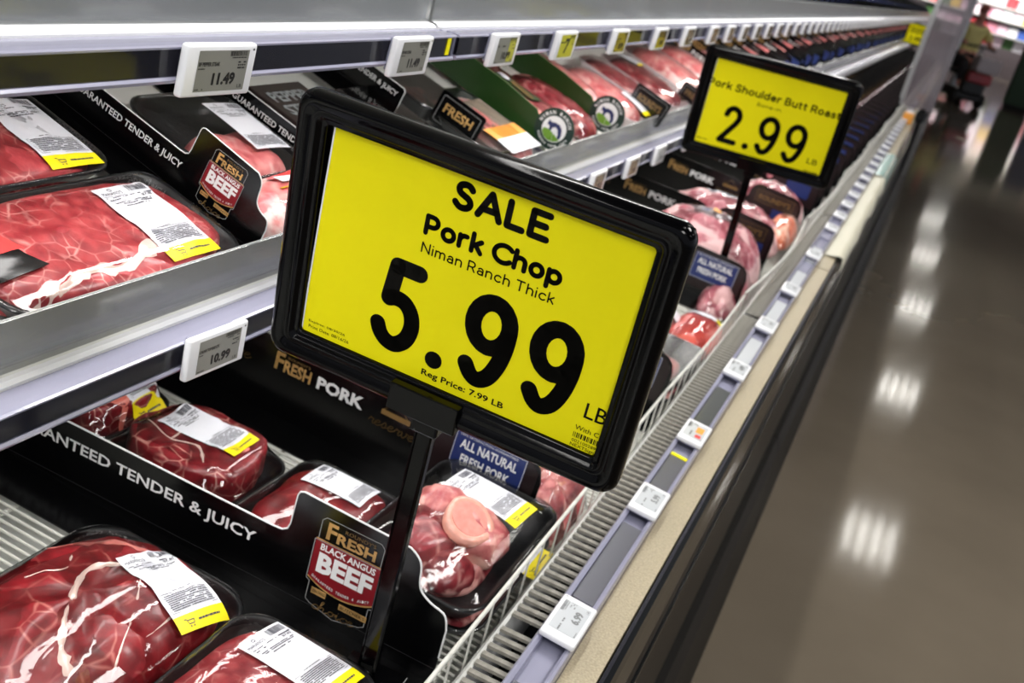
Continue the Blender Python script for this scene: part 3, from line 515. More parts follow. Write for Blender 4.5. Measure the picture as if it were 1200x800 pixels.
b1 = beef_card('black divider card with BEEF badge on the middle shelf, beside the two marbled trays', -.522, .85, -.369, 17, .585, tall=1.2, word=(-.412, -.176))
beef_card('second black GUARANTEED TENDER divider card on the middle shelf, cut off by the large sign', -.450, 1.070, -.4000, 17, .60, False, tab=False, word=(-.480, -.243))
beef_card('third black GUARANTEED divider card on the middle shelf, beside the clear lidded tray', -.575, 1.38, -.353, 17, .60, False, tab=False, word=(-.412, -.176))
PK_top = [(.0, .030), (-.001, .085), (-.006, .102), (-.016, .111), (-.030, .115), (-.122, .1185), (-.134, .116), (-.144, .109), (-.149, .098), (-.151, .080), (-.155, .072), (-.162, .070), (-.168, .074), (-.171, .084), (-.176, .096), (-.186, .104), (-.200, .1075), (-.80, .110)]
def pork_card(label, x, y, z, tilt, s, group=None, blue=True, detail=True, full=.80):
    t = card_root(label, x, y, z + .003, 3, s, group); top = [(max(a, -full), b) for a, b in PK_top]
    panel(t, [(0, 0)] + top + [(-full, 0)], M_card)
    G().tube([(a, .0006, b) for a, b in top[:-1]] + [(-full, .0006, .110)], .0004, 5).ob('edge_trim', mat('faint_grey_edge', rgb(70, 66, 64), .4), t)
    G().box(-full, 0, -.060, 0, -.0012, .0012).ob('base_flap', M_card, t)
    f = Flat(); f.text('PORK', -.3225, -.252, .0670, .0850, .04, res=1 if not detail else 2); fl_to(f, t, 'white_lettering', M_letter, .0005)
    f = Flat(); f.text('F', -.388, -.375, .0670, .0925, .03); f.text('RESH', -.374, -.332, .0670, .0850, .035); fl_to(f, t, 'gold_lettering', M_gold, .0005)
    f = Flat(); f.text("ROUNDY'S", -.370, -.336, .0870, .0910); script(f, 'reserve', -.240, -.172, .058, .074, .0012); f.rect(-.226, -.184, .0765, .0835); f.frame([(-.224, .0835), (-.206, .099), (-.188, .0835)], .0007); script(f, 'reserve', -.500, -.424, .062, .080, .0012); f.rect(-.48, -.436, .083, .090); fl_to(f, t, 'dim_gold_lettering', M_golddim, .0005)
    fl_to(Flat().poly([(-.146, .03), (-.007, .03), (-.007, .096), (-.018, .107), (-.124, .1135), (-.140, .106), (-.146, .094)]), t, 'maroon_panel', M_maroon, .0003)
    if blue is None: fl_to(Flat().rect(-.105, -.030, .050, .092), t, 'blue_panel', M_blue, .0005)
    elif blue:
        fl_to(Flat().rect(-.122, -.024, .050, .1065), t, 'blue_panel', M_blue, .0005)
        f = Flat(); f.text('ALL NATURAL', -.113, -.034, .083, .0960, .025); f.text('FRESH PORK', -.108, -.040, .063, .076, .025); f.text('100% SATISFACTION GUARANTEED', -.116, -.036, .1000, .1030); f.frame([(-.121, .051), (-.025, .051), (-.025, .1055), (-.121, .1055)], .0006); fl_to(f, t, 'panel_lettering', M_letter, .0008)
    else:
        f = Flat(); f.text("ROUNDY'S", -.122, -.032, .080, .095, .02); f.frame([(-.130, .073), (-.024, .073), (-.024, .102), (-.130, .102)], .001); fl_to(f, t, 'tab_lettering', M_golddim, .0006)
        fl_to(Flat().rect(-.075, -.020, .03, .066), t, 'blue_panel', M_blue, .0005)
    return t
pork_card('black FRESH PORK divider card with ALL NATURAL blue panel just behind the large sign post', -.262, 1.125, deck_z(-.262), 2.5, .96)
pork_card('black pork divider card low on the deck hidden behind the large yellow sign', -.225, 1.62, deck_z(-.225), 3, .96)
pork_card('black pork divider card with blue ALL NATURAL panel in front of the wrapped pork roast', -.232, 2.29, deck_z(-.232), 3, .98)
pork_card('black FRESH PORK divider card directly behind the wrapped pork roast under the far sign', -.245, 2.72, deck_z(-.245), 3, 1.03, blue=False)
pork_card('black FRESH PORK divider card just under the bottom edge of the far yellow sign', -.240, 3.16, deck_z(-.240), 3, 1.03, blue=False)
pk0 = pork_card('distant black pork divider card on the deck beyond the far yellow sign', -.235, 3.56, deck_z(-.235), 3, 1.03, 'distant pork divider cards on the deck', detail=False, blue=None)
for k in range(1, 46): dup(pk0, (-.235, 3.56 + .27 * k, deck_z(-.235)))

def niman_disc(t, r=.034):
    """round green logo disc, local X/Z plane facing -Y"""
    d = panel(t, el(0, 0, r, r, 0, 360, 40)[:-1], M_dgreen, 'logo_disc', .002, -.0005)
    fl_to(Flat().disc(0, 0, r * .98, 40), d, 'rim', mat('dark_rim', rgb(14, 44, 34), .4), .0007)
    f = Flat()
    for i in range(48): pass
    f.disc(0, 0, r * .62, 36)
    for body, a0, da, hgt, rad, flip in (('NIMAN RANCH', 158, -13.6, .155, .70, 1), ('Raised With Care', 205, 8.6, .10, .84, -1)):
        for i, ch in enumerate(body):
            if ch == ' ': continue
            a = R(a0 + da * i); wd_ = hgt * (.9 if ch not in 'I' else .28) * r; rd = rad * r
            g = Flat().text(ch, -wd_ / 2, wd_ / 2, 0, hgt * r * 1.15, .03, res=1); rot = a - math.pi / 2 if flip == 1 else a + math.pi / 2
            f.add([(rd * math.cos(a) + x * math.cos(rot) - y * math.sin(rot), rd * math.sin(a) + x * math.sin(rot) + y * math.cos(rot)) for x, y in g.v], g.f)
    fl_to(f, d, 'white_print', M_letter, .0011)
    s = r / 34
    f = Flat().poly([(x * s, y * s) for x, y in [(-13, 6), (-11, 13), (-6, 10), (0, 11), (8, 9), (13, 3), (14, -6), (13, -13), (8, -13), (8.5, -6), (6, 1), (2, 4), (-3, 2), (-5, -4), (-9, -4), (-8, 3)]]); fl_to(f, d, 'navy_figure', M_navy, .0014)
    f = Flat().poly([(x * s, y * s) for x, y in [(-18, -2)] + [(-14, -1), (-8, -2), (0, -6), (8, -12), (13, -15), (8, -18), (0, -20), (-9, -18), (-15, -14), (-19, -7)]]); fl_to(f, d, 'green_hill', M_lgreen, .0017)
    f = Flat().stroke([(-.017 * s * 1, -.005), (-.008 * s, -.008), (.004 * s, -.016)], .0007); f.stroke([(-.016 * s, -.010), (-.008 * s, -.014), (-.002 * s, -.019)], .0007); fl_to(f, d, 'field_lines', M_letter, .0019)
    return d
def green_card(label, x, y, z, L=.36):
    t = card_root(label, x, y, z, 17, 1.); panel(t, [(0, 0), (.0, .020), (-.03, .044), (-.10, .050), (-L, .052), (-L, 0)], M_green)
    G().tube([(0, .0006, .020), (-.03, .0006, .044), (-.10, .0006, .050), (-L, .0006, .052)], .0005, 5).ob('edge_trim', mat('pale_green_edge', rgb(150, 170, 120), .4), t)
    d = niman_disc(t); d.location = (.012, -.002, .034); d.rotation_euler = (0, R(-17), 0)
    fl_to(Flat().text('ALL', -.275, -.24, .018, .034, .03), t, 'white_lettering', M_letter, .0004)
    return t
green_card('green divider card with NIMAN RANCH disc on the middle shelf, nearer of the two', -.558, 1.70, -.356); green_card('green divider card with NIMAN RANCH disc on the middle shelf, farther of the two', -.560, 1.995, -.356)
def tab_card(label, x, y, z, w_, h, words, m=M_gold):
    t = card_root(label, x, y, z, 17, 1.); panel(t, [(a, b + h / 2) for a, b in rr(w_ / 2, h / 2, .005, 4)], M_card)
    fl_to(Flat().frame([(a, b + h / 2) for a, b in rr(w_ / 2 - .006, h / 2 - .006, .003, 3)], .0007), t, 'outline', M_greyline, .0004)
    f = Flat(); f.text(words, -w_ / 2 + .014, w_ / 2 - .014, h * .45, h * .72, .03); fl_to(f, t, 'gold_lettering', m, .0004); return t
tab_card('small black tab card reading FRESH beside the clear lidded tray on the middle shelf', -.615, 1.465, -.338, .078, .052, 'FRESH')
tab_card('small black tab card standing among the white foam trays on the middle shelf', -.545, 2.28, -.357, .085, .056, "ROUNDY'S", M_golddim)
tab_card('small black tab card beside the last white tray left of the far sign', -.535, 2.66, -.362, .075, .050, 'FRESH', M_golddim)

# ================================================================== MEAT PACKAGES
def sn(x, y, p=4): return (abs(x) ** p + abs(y) ** p) ** (1. / p)
LP = {}
def label_print(seed):
    if seed in LP: return LP[seed]
    rnd = random.Random(seed); f = Flat()          # u along the rows 0..1, v downwards 0..1 (v flipped when mapped)
    def T(body, u0, u1, v0, v1, b=.0): f.text(body, u0, u1, -v1, -v0, b)
    T("MARIANO'S", .05, .42, .085, .125); f.frame([(.26 + a, -.055 + b * .5) for a, b in el(0, 0, .035, .035, 0, 360, 8)], .008)
    x = .56
    while x < .94: w_ = rnd.choice((.008, .012, .022)); f.rect(x, x + w_, -.115, -.03); x += w_ + rnd.choice((.010, .016))
    f.rect(.03, .97, -.142, -.139); f.rect(.03, .97, -.205, -.202); f.rect(.34, .343, -.205, -.14); f.rect(.62, .623, -.205, -.14)
    greek(f, .05, .32, -.165, -.148, 1, rnd); greek(f, .37, .60, -.165, -.148, 1, rnd); greek(f, .08, .30, -.195, -.172, 1, rnd); f.rect(.66, .95, -.160, -.146); T('$7.85', .70, .92, .170, .198, .02)
    greek(f, .10, .90, -.255, -.215, 2, rnd, .9, .1); greek(f, .25, .75, -.285, -.262, 1, rnd, .9, .05)
    f.frame([(.05, -.62), (.95, -.62), (.95, -.82), (.05, -.82)], .004); greek(f, .30, .70, -.612, -.598, 1, rnd); greek(f, .07, .93, -.81, -.63, 9, rnd, .93, .03)
    LP[seed] = f; return f
def package(label, x, y, z, tilt, lx, ly, h, style, m, lab=(0, 0, 0), labsize=(.066, .100), rotz=0, tray=M_foam, meat_s=.88, meat_off=(0, 0), th=.024, p=3.2, noise_a=.004, group=None, extra=None, print_=True, film=None, seed=1, msize=None, film_h=.003, band=True, sticker=None, nseg=48, taper=.82):
    root = thing('meat_package', label, 'meat package', (x, y, z), Matrix.Rotation(R(tilt), 3, 'Y') @ Matrix.Rotation(R(rotz), 3, 'Z'), group)
    a, b = lx / 2, ly / 2; n = 7
    if tray:
        rc = min(a, b) * .42; rings = []
        for sc, zz in ((taper - .02, 0), (taper, .002), (.985, th - .002), (1.0, th), (.99, th + .0018), (.955, th + .0012), (.93, th - .003), (taper - .02, .006), (.3, .005)):
            rings.append([(px * sc if sc < .9 else px - math.copysign(a * (1 - sc), px) * 1, py * sc if sc < .9 else py - math.copysign(b * (1 - sc), py) * 1, zz) for px, py in rr(a, b, rc, n)])
        q = len(rings[0]); g = G(); g.add([v for r_ in rings for v in r_], [(i * q + k, i * q + (k + 1) % q, (i + 1) * q + (k + 1) % q, (i + 1) * q + k) for i in range(len(rings) - 1) for k in range(q)] + [tuple(range(q))[::-1], tuple((len(rings) - 1) * q + k for k in range(q))])
        g.ob('tray', tray, root, True)
    ma, mb = (msize[0] / 2, msize[1] / 2) if msize else (a * meat_s, b * meat_s); ox, oy = meat_off; rnd = random.Random(seed * 7 + 1); sd = Vector((seed * 3.7, seed * 1.3, 0))
    def edge(ang): return 1 + noise.noise(Vector((math.cos(ang) * 1.3, math.sin(ang) * 1.3, 0)) + sd) * (.10 if style != 'roast' else .05) + noise.noise(Vector((math.cos(ang) * 3.5, math.sin(ang) * 3.5, 5)) + sd) * .04
    def mh(px, py):
        u, v = (px - ox) / ma, (py - oy) / mb; s_ = sn(u, v, 3.2 if style != 'roast' else 2.8) / edge(math.atan2(v, u))
        if s_ >= 1: return 0
        hh = h * (1 - s_ ** p) ** (1 / p)
        nz = noise.noise(Vector((px * 32, py * 32, 0)) + sd) * noise_a + noise.noise(Vector((px * 85, py * 85, 3)) + sd) * noise_a * .35
        return max(.002, hh + nz * min(1, (1 - s_) * 6))
    z0 = .004
    S = nseg; rl = [.12, .25, .38, .5, .6, .7, .78, .85, .905, .945, .972, .99, 1.0]
    def ringpt(q, k):
        an = 2 * math.pi * k / S; c, s_ = math.cos(an), math.sin(an); pp = 3.2 if style != 'roast' else 2.8; r_ = 1 / (abs(c) ** pp + abs(s_) ** pp) ** (1 / pp) * edge(math.atan2(s_, c)); return ox + c * r_ * q * ma, oy + s_ * r_ * q * mb
    V = [(ox, oy, z0 + mh(ox, oy))]; F = []
    for q in rl:
        for k in range(S):
            px, py = ringpt(q, k); V.append((px, py, z0 + (mh(px, py) if q < .999 else h * .18)))
    for k in range(S): V.append((ringpt(.94, k)[0], ringpt(.94, k)[1], z0 - .001))
    F += [(0, 1 + k, 1 + (k + 1) % S) for k in range(S)]
    for i in range(len(rl)):
        for k in range(S): F.append((1 + i * S + k, 1 + (i + 1) * S + k, 1 + (i + 1) * S + (k + 1) % S, 1 + i * S + (k + 1) % S))
    meat = ob('meat', me('meat', V, F, m, True), root)
    # film stretched over meat and tray rim
    rim = th + .002 if tray else .0075; top = h + z0 + film_h
    fa, fb = (a, b) if tray else (ma * 1.05, mb * 1.05); fox, foy = (0, 0) if tray else (ox, oy)
    def fz(px, py):
        s_ = sn((px - fox) / fa, (py - foy) / fb, 5); t_ = rim + max(0, top - rim) * max(0, 1 - s_ ** 2.4) ** .75 if s_ < 1 else rim
        mm_ = mh(px, py)
        if tray and h < th: t_ = rim - (rim - top) * 0.0 
        return max(t_ if style != 'tight' else rim * max(0, 1) , (mm_ + z0 + .0012) if mm_ else 0)
    if film is not False:
        V = []; F = []; out = rr(fa, fb, min(fa, fb) * .42, 9); q = len(out)
        for s_ in (.0001, .15, .3, .45, .58, .7, .8, .88, .94, .98, 1.0):
            for px, py in out: V.append((fox + px * s_, foy + py * s_, fz(fox + px * s_, foy + py * s_)))
        for px, py in out: V.append((fox + px * 1.004, foy + py * 1.004, rim - .004))
        for i in range(11):
            for k in range(q): F.append((i * q + k, (i + 1) * q + k, (i + 1) * q + (k + 1) % q, i * q + (k + 1) % q))
        ob('stretch_wrap', me('wrap', V, F, film or FILM, True), root)
    if lab:
        lx_, ly_, lr = lab; W, L = labsize; ca, sa = math.cos(R(lr)), math.sin(R(lr))
        def mp(d):
            def fn(u, v):                          # u 0..1 along rows (+y), v 0..-1 downwards (+x)
                qx, qy = (-v - .5) * L, (u - .5) * W; px, py = lx_ + qx * ca - qy * sa, ly_ + qx * sa + qy * ca; return (px, py, fz(px, py) + d)
            return fn
        def grid(v0, v1, rc, nu=8, nv=10, d=.0006):
            vv = []; ff = []
            for i in range(nv + 1):
                for j in range(nu + 1): vv.append(mp(d)(j / nu, -(v0 + (v1 - v0) * i / nv)))
            for i in range(nv):
                for j in range(nu): ff.append((i * (nu + 1) + j, (i + 1) * (nu + 1) + j, (i + 1) * (nu + 1) + j + 1, i * (nu + 1) + j + 1))
            return vv, ff
        lb = ob('price_label', me('label', *grid(0, .86, 0), M_lab, True), root)
        f = Flat().poly([(a_ * 1., b_) for a_, b_ in [(0.0, -.855), (1., -.855), (1., -.97), (.985, -.99), (.95, -1.), (.05, -1.), (.015, -.99), (0, -.97)]])
        if band: vv, ff = grid(.855, 1, 0, 8, 3, .0008); ob('yellow_band', me('band', vv, ff, M_laby, True), lb)
        if print_:
            label_print(seed % 3).to(mp(.0011), 'print', M_print, lb)
            f = Flat()
            if band: greek(f, .42, .86, -.945, -.915, 1, random.Random(seed), 1.); f.stroke([(.16, -.90), (.20, -.905), (.22, -.945), (.32, -.945), (.34, -.915), (.21, -.915)], .008, n=6); f.disc(.235, -.965, .012, 6, .008); f.disc(.30, -.965, .012, 6, .008); f.to(mp(.0013), 'band_print', M_print, lb)
    if sticker: sticker(root, fz)
    if extra: extra(root, mh, z0)
    return root
def ribbon(root, mh, z0, pts, wd, name, m, d=.0006, seed=0):
    """a strip of fat lying on the meat surface"""
    P = cat(pts, 6); V = []; F = []; rnd = random.Random(seed)
    for i, (x, y) in enumerate(P):
        a = P[max(i - 1, 0)]; b = P[min(i + 1, len(P) - 1)]; L = math.hypot(b[0] - a[0], b[1] - a[1]) or 1; nx, ny = -(b[1] - a[1]) / L, (b[0] - a[0]) / L
        w_ = wd * (.35 + .9 * abs(noise.noise(Vector((i * .37, seed * 9.1, 0)))) * 2) * (.3 if i in (0, len(P) - 1) else 1)
        for s in (-1, -.5, 0, .5, 1): V.append((x + nx * w_ * s, y + ny * w_ * s, z0 + mh(x + nx * w_ * s, y + ny * w_ * s) + d * (1.0 - .9 * s * s)))
    for i in range(len(P) - 1):
        for k in range(4): F.append((i * 5 + k, (i + 1) * 5 + k, (i + 1) * 5 + k + 1, i * 5 + k + 1))
    return ob(name, me(name, V, F, m, True), root)
def disc_on(root, mh, z0, cx, cy, rx, ry, name, m, d=.0022, rot=0, seed=0):
    V = []; F = []; n = 28
    for i, q in enumerate((.0, .4, .75, .93, 1.0)):
        for k in range(n):
            an = 2 * math.pi * k / n; e_ = 1 + .10 * noise.noise(Vector((math.cos(an), math.sin(an), seed * 3.1))); x, y = rx * q * e_ * math.cos(an), ry * q * e_ * math.sin(an)
            x, y = cx + x * math.cos(rot) - y * math.sin(rot), cy + x * math.sin(rot) + y * math.cos(rot); V.append((x, y, z0 + mh(x, y) + (d if i < 4 else -.001)))
    for i in range(4):
        for k in range(n): F.append((i * n + k, (i + 1) * n + k, (i + 1) * n + (k + 1) % n, i * n + (k + 1) % n))
    return ob(name, me(name, V, F, m, True), root)
def chunk(root, cx, cy, cz, rx, ry, rz_, m, name, seed, rot=(0, 0, 0)):
    bm = bmesh.new(); bmesh.ops.create_icosphere(bm, subdivisions=3, radius=1)
    for v in bm.verts:
        c = v.co; c *= 1 + .22 * noise.noise(c * 1.4 + Vector((seed, 0, 0))) + .08 * noise.noise(c * 4 + Vector((seed, 3, 0))); c.x *= rx; c.y *= ry; c.z *= rz_
    d = bpy.data.meshes.new(name); bm.to_mesh(d); bm.free(); d.polygons.foreach_set('use_smooth', [True] * len(d.polygons)); d.materials.append(m)
    o = ob(name, d, root, (cx, cy, cz)); o.rotation_euler = rot; return o

# ---- deck, foreground
def ex_roast(root, mh, z0):
    ribbon(root, mh, z0, [(.052, -.075), (.030, -.062), (.008, -.035), (-.012, .000), (-.018, .022), (-.004, .045), (.004, .068)], .0042, 'fat_seam', FAT, .0012, 2)
    ribbon(root, mh, z0, [(.072, -.05), (.052, -.010), (.034, .022), (.012, .052)], .0010, 'fat_streak', FAT, .0006, 3)
    ribbon(root, mh, z0, [(-.05, -.02), (-.035, .01), (-.045, .03)], .0012, 'fat_streak', FAT, .0006, 5); ribbon(root, mh, z0, [(.064, .0), (.062, .035), (.05, .06)], .0009, 'fat_streak', FAT, .0005, 6)
    ribbon(root, mh, z0, [(-.072, .03), (-.055, .055), (-.03, .075), (.0, .085)], .006, 'fat_patch', mat('pale_fat_patch', rgb(204, 120, 112), .35, coat=.5, var=.15, vscale=70), .0006, 8)
package('large dark red beef roast on a black foam tray, lower left corner in the foreground', -.503, .652, deck_z(-.503) + .001, 3, .190, .265, .060, 'roast', BEEF, lab=(.040, .066, -10), labsize=(.060, .092), p=2.6, noise_a=.007, meat_s=.95, extra=ex_roast, seed=1, nseg=64, film_h=.001)
package('lean beef on a black foam tray at the bottom edge, before the long divider card', -.332, .664, deck_z(-.332) + .014, 3, .150, .196, .030, 'slab', BEEFL, lab=(.006, .058, -4), labsize=(.060, .098), seed=2, p=4, meat_s=.9, film_h=.004)
def ex_t3(root, mh, z0):
    disc_on(root, mh, z0, .030, .012, .023, .016, 'bone', BONES, .0012, .3, 1)
    ribbon(root, mh, z0, [(-.06, -.02), (-.02, -.03), (.01, -.02), (.035, -.045)], .0018, 'fat_seam', FAT, .0008, 1); ribbon(root, mh, z0, [(-.02, -.03), (-.025, .01), (-.05, .03)], .0012, 'fat_seam', FAT, .0008, 4)
package('thick bone-in beef steak behind the long black card, front one of the pair', -.608, .952, deck_z(-.608) + .001, 3, .168, .150, .042, 'slab', BEEFD, lab=(-.002, .014, 4), labsize=(.056, .100), seed=3, p=14, meat_s=.86, extra=ex_t3, film=FILMT, th=.016, film_h=.0015)
package('thick bone-in beef steak behind the long black card, half hidden under the middle shelf rail', -.776, .956, deck_z(-.776) + .001, 3, .163, .150, .042, 'slab', BEEFD, lab=(.034, .020, 4), labsize=(.056, .100), seed=4, p=14, meat_s=.88, extra=lambda r_, mh, z0: disc_on(r_, mh, z0, .045, -.015, .026, .018, 'bone', BONES, .0012, .2, 2), film=FILMT, th=.016, film_h=.0015)
package('red beef steak with curled label behind the badge of the long black card', -.448, .958, deck_z(-.448) + .001, 3, .140, .185, .036, 'slab', BEEF, lab=(.002, .045, 2), labsize=(.056, .088), band=False, seed=5, p=4, meat_s=.88, film_h=.003)
# bone-in pork stacked on another tray
package('black tray with pork lying under the bone-in pork tray beside the wire fence', -.298, 1.010, deck_z(-.298) + .001, 3, .146, .250, .028, 'slab', PORKR, lab=(.035, .05, 0), seed=6, p=3, film=FILMT)
def ex_t6(root, mh, z0):
    chunk(root, -.018, -.055, .030, .036, .044, .024, PORKR, 'meat_chunk', 2.3); chunk(root, .020, -.072, .024, .026, .030, .020, PORKR, 'meat_chunk', 5.1); chunk(root, -.03, .01, .032, .034, .040, .026, PORK, 'meat_chunk', 7.7)
    c = chunk(root, .022, -.004, .032, .036, .050, .024, PORK, 'meat_chunk', 9.2, (0, .15, 0)); 
    V = []; F = []; n = 32
    for i, q in enumerate((0, .5, .72, .80, .9, 1, 1.02)):
        for k in range(n):
            an = 2 * math.pi * k / n; V.append((.028 * q * math.cos(an) * (1 + .06 * math.cos(3 * an)), .038 * q * math.sin(an), (0, .0004, .0002, .0012, .0012, 0, -.008)[i]))
    for i in range(6):
        for k in range(n): F.append((i * n + k, (i + 1) * n + k, (i + 1) * n + (k + 1) % n, i * n + (k + 1) % n))
    o = ob('bone', me('bone', V, F, mat('peach_bone', rgb(226, 158, 140), .35, coat=.5, var=.14, vscale=90, bump=.4, bscale=180), True), root, (.010, -.016, .0560)); o.rotation_euler = (.06, .20, .25); disc = G().tube([(0, 0, -.001), (0, 0, .0010)], .0205, 20).ob('marrow', mat('pink_marrow', rgb(222, 142, 130), .35, coat=.5, var=.15, vscale=120), o); disc.scale = (1, 1.4, 1)
package('pale bone-in pork neck on a black tray, right of the large sign post', -.302, .998, deck_z(-.302) + .0335, 4, .156, .265, .030, 'slab', PORKR, lab=(.004, .060, -3), labsize=(.064, .098), seed=7, p=3, msize=(.10, .15), meat_off=(.0, -.025), noise_a=.01, extra=ex_t6, film_h=.016, th=.030)
package('knobbly pale pork piece in clear film between the bone-in pork tray and the wire fence', -.262, 1.19, deck_z(-.262) + .001, 3, .075, .13, .062, 'roast', PORK, lab=None, seed=8, p=2.2, tray=None, noise_a=.018, msize=(.085, .150))
package('pork in black tray with yellow banded label just behind the blue ALL NATURAL panel', -.38, 1.24, deck_z(-.38) + .001, 3, .15, .19, .04, 'slab', PORK, lab=(.02, .03, 0), seed=9, p=3)
package('small black tray of pink pork right of the large sign, next to the wire fence', -.262, 1.80, deck_z(-.262) + .02, 4, .090, .215, .018, 'slab', PORK, lab=None, seed=10, p=3, msize=(.06, .12), meat_off=(-.005, -.03), film=FILMD)
package('flat black tray lying under the small pink pork tray beside the fence', -.268, 1.78, deck_z(-.268) + .001, 3, .098, .22, .012, 'slab', PORKR, lab=None, seed=11, p=3, film=False, th=.018)
package('red vacuum-wrapped meat with white and yellow label, right of the large sign', -.262, 2.03, deck_z(-.262) + .001, 3, .08, .2, .040, 'roast', mat('salmon_red_meat', rgb(196, 82, 74), .3, coat=.6, var=.12, vscale=18), lab=(-.004, .078, 0), labsize=(.040, .075), seed=12, p=3, tray=None, msize=(.096, .25), print_=False)
package('pale pork piece with yellow label at the right edge of the large sign', -.355, 1.98, deck_z(-.355) + .001, 3, .12, .2, .050, 'roast', PORK, lab=(.02, .06, 0), seed=13, p=3, print_=False)
def sticker_roast(root, fz):
    f = Flat(); n = 24; V = []; 
    rings = [(0.0001, 1), (.5, 1), (1, 1)]; V = []; F = []
    for q, _ in rings:
        for k in range(n): an = 2 * math.pi * k / n; px, py = .0 + .055 * q * math.cos(an), .0 + .036 * q * math.sin(an); V.append((px, py, fz(px, py) + .001))
    for i in range(2):
        for k in range(n): F.append((i * n + k, (i + 1) * n + k, (i + 1) * n + (k + 1) % n, i * n + (k + 1) % n))
    st = ob('sticker', me('sticker', V, F, mat('brown_sticker', rgb(84, 62, 66), .35, coat=.4)), root)
    for (x0, x1, y0, y1, m, nm) in ((-.03, -.012, -.018, -.004, M_navy, 'blue_field'), (-.006, .012, -.010, .024, M_orange, 'orange_field'), (.014, .040, -.012, .016, M_lab, 'pale_field')):
        Flat().rect(x0, x1, y0, y1).to(lambda x, y: (x, y, fz(x, y) + .0022), nm, m, st)
package('large pink pork roast in clear wrap with round sticker by the far sign post', -.375, 2.50, deck_z(-.372) + .001, 3, .2, .26, .142, 'roast', PORKW, lab=None, seed=14, p=2.4, tray=None, msize=(.29, .27), noise_a=.014, sticker=sticker_roast, nseg=64)
package('pink wrapped pork lying low between the fence and the far sign post', -.272, 2.36, deck_z(-.262) + .001, 3, .09, .3, .055, 'roast', PORKW, lab=None, seed=15, p=2.4, tray=None, msize=(.085, .30), noise_a=.012)
package('pink wrapped pork roast with white label, just behind the far sign post', -.40, 2.94, deck_z(-.40) + .001, 3, .2, .24, .095, 'roast', PORKW, lab=(-.03, .05, 0), seed=16, p=2.3, tray=None, msize=(.33, .25), noise_a=.014, print_=False)
package('wrapped pork roast under the right half of the far yellow sign', -.352, 3.34, deck_z(-.32) + .001, 3, .2, .24, .100, 'roast', PORKW, lab=None, seed=17, p=2.3, tray=None, msize=(.23, .22), noise_a=.014)
ORG = meat_mat('orange_pork', rgb(226, 132, 96), rgb(190, 90, 66), rgb(240, 196, 176), vein=24, vein_w=.03, patch_amt=.56)
package('orange pink wrapped meat by the fence at the right edge of the far sign', -.262, 3.05, deck_z(-.262) + .02, 3, .09, .2, .060, 'roast', ORG, lab=None, seed=18, p=2.3, tray=None, msize=(.08, .3), noise_a=.012)
fp = package('distant wrapped pork pack between the far black cards on the deck', -.38, 3.70, deck_z(-.38) + .001, 3, .2, .2, .07, 'roast', PORKW, lab=None, seed=19, p=2.3, tray=None, msize=(.24, .16), group='distant wrapped pork packs on the deck', nseg=24)
for k in range(1, 44): dup(fp, (-.38, 3.70 + .27 * k, deck_z(-.38) + .001))

# ---- middle shelf
def mz(x): return -.390 + (-.514 - x) * math.tan(R(17)) + .0070
def msh(label, x, y, lx, ly, h, m, **kw): return package(label, x, y, mz(x) , 17, lx, ly, h, kw.pop('style', 'slab'), m, **kw)
def drape(root, hz, c, name, m, d=.003, n=6):
    vv = [((1 - u) * (1 - v) * c[0][k] + u * (1 - v) * c[1][k] + u * v * c[2][k] + (1 - u) * v * c[3][k]) for v in [i / n for i in range(n + 1)] for u in [i / n for i in range(n + 1)] for k in (0, 1)]
    P = [(vv[2 * i], vv[2 * i + 1]) for i in range(len(vv) // 2)]
    return ob(name, me(name, [(x, y, hz(x, y) + d) for x, y in P], [(i * (n + 1) + k, (i + 1) * (n + 1) + k, (i + 1) * (n + 1) + k + 1, i * (n + 1) + k + 1) for i in range(n) for k in range(n)], m, True), root)
def ex_m2(root, mh, z0):
    ribbon(root, mh, z0, [(.048, -.12), (.046, -.08), (.040, -.045), (.046, -.01), (.030, .045), (.040, .075)], .0055, 'fat_rim', FAT, .0010, 4)
    V = []; F = []
    for i, (x0, x1, m, nm) in enumerate(((-.022, .004, M_pinkred, 'red_sticker'), (.004, .026, M_card, 'black_sticker'))):
        drape(root, lambda a_, b_: z0 + mh(max(-.05, a_), max(-.118, b_)), [(x0, -.128), (x1, -.128), (x1, -.082 + i * .004), (x0, -.094 + i * .006)], nm, m)
msh('marbled beef steak with red sticker at the left edge, nearest on the middle shelf', -.584, .700, .128, .275, .030, BEEFL, lab=(.006, .068, 0), labsize=(.064, .098), seed=21, p=6, meat_s=.96, extra=ex_m2, film=FILMT, film_h=.001, th=.027)
msh('marbled beef steak with label, behind the nearest marbled tray on the middle shelf', -.716, .690, .132, .235, .030, BEEFL, lab=(.010, .072, 0), labsize=(.064, .098), seed=22, p=6, meat_s=.95, film=FILMT, film_h=.001, th=.027)
msh('white paper backed tray at the back left of the middle shelf', -.87, .68, .14, .20, .02, PINK, lab=None, seed=23, tray=M_foamw)
msh('pink beef in a deep black tray with curled white label, beside the BEEF badge card', -.672, .985, .150, .165, .030, PINK, lab=(.006, .040, -4), labsize=(.060, .098), band=False, seed=24, p=3, msize=(.085, .12), meat_off=(.028, .0), film_h=.004, th=.03)
def st_yellow(root, fz):
    f = Flat().rect(-.048, -.010, -.052, .004); o = f.to(lambda x, y: (x, y, fz(x, y) + .001), 'yellow_sticker', M_laby, root)
    Flat().poly([(-.044, -.046), (-.026, -.046), (-.016, -.004), (-.036, -.002)]).to(lambda x, y: (x, y, fz(x, y) + .0016), 'red_field', M_pinkred, o); Flat().poly([(-.030, -.042), (-.018, -.042), (-.014, -.008), (-.024, -.008)]).to(lambda x, y: (x, y, fz(x, y) + .0022), 'pale_field', M_lab, o)
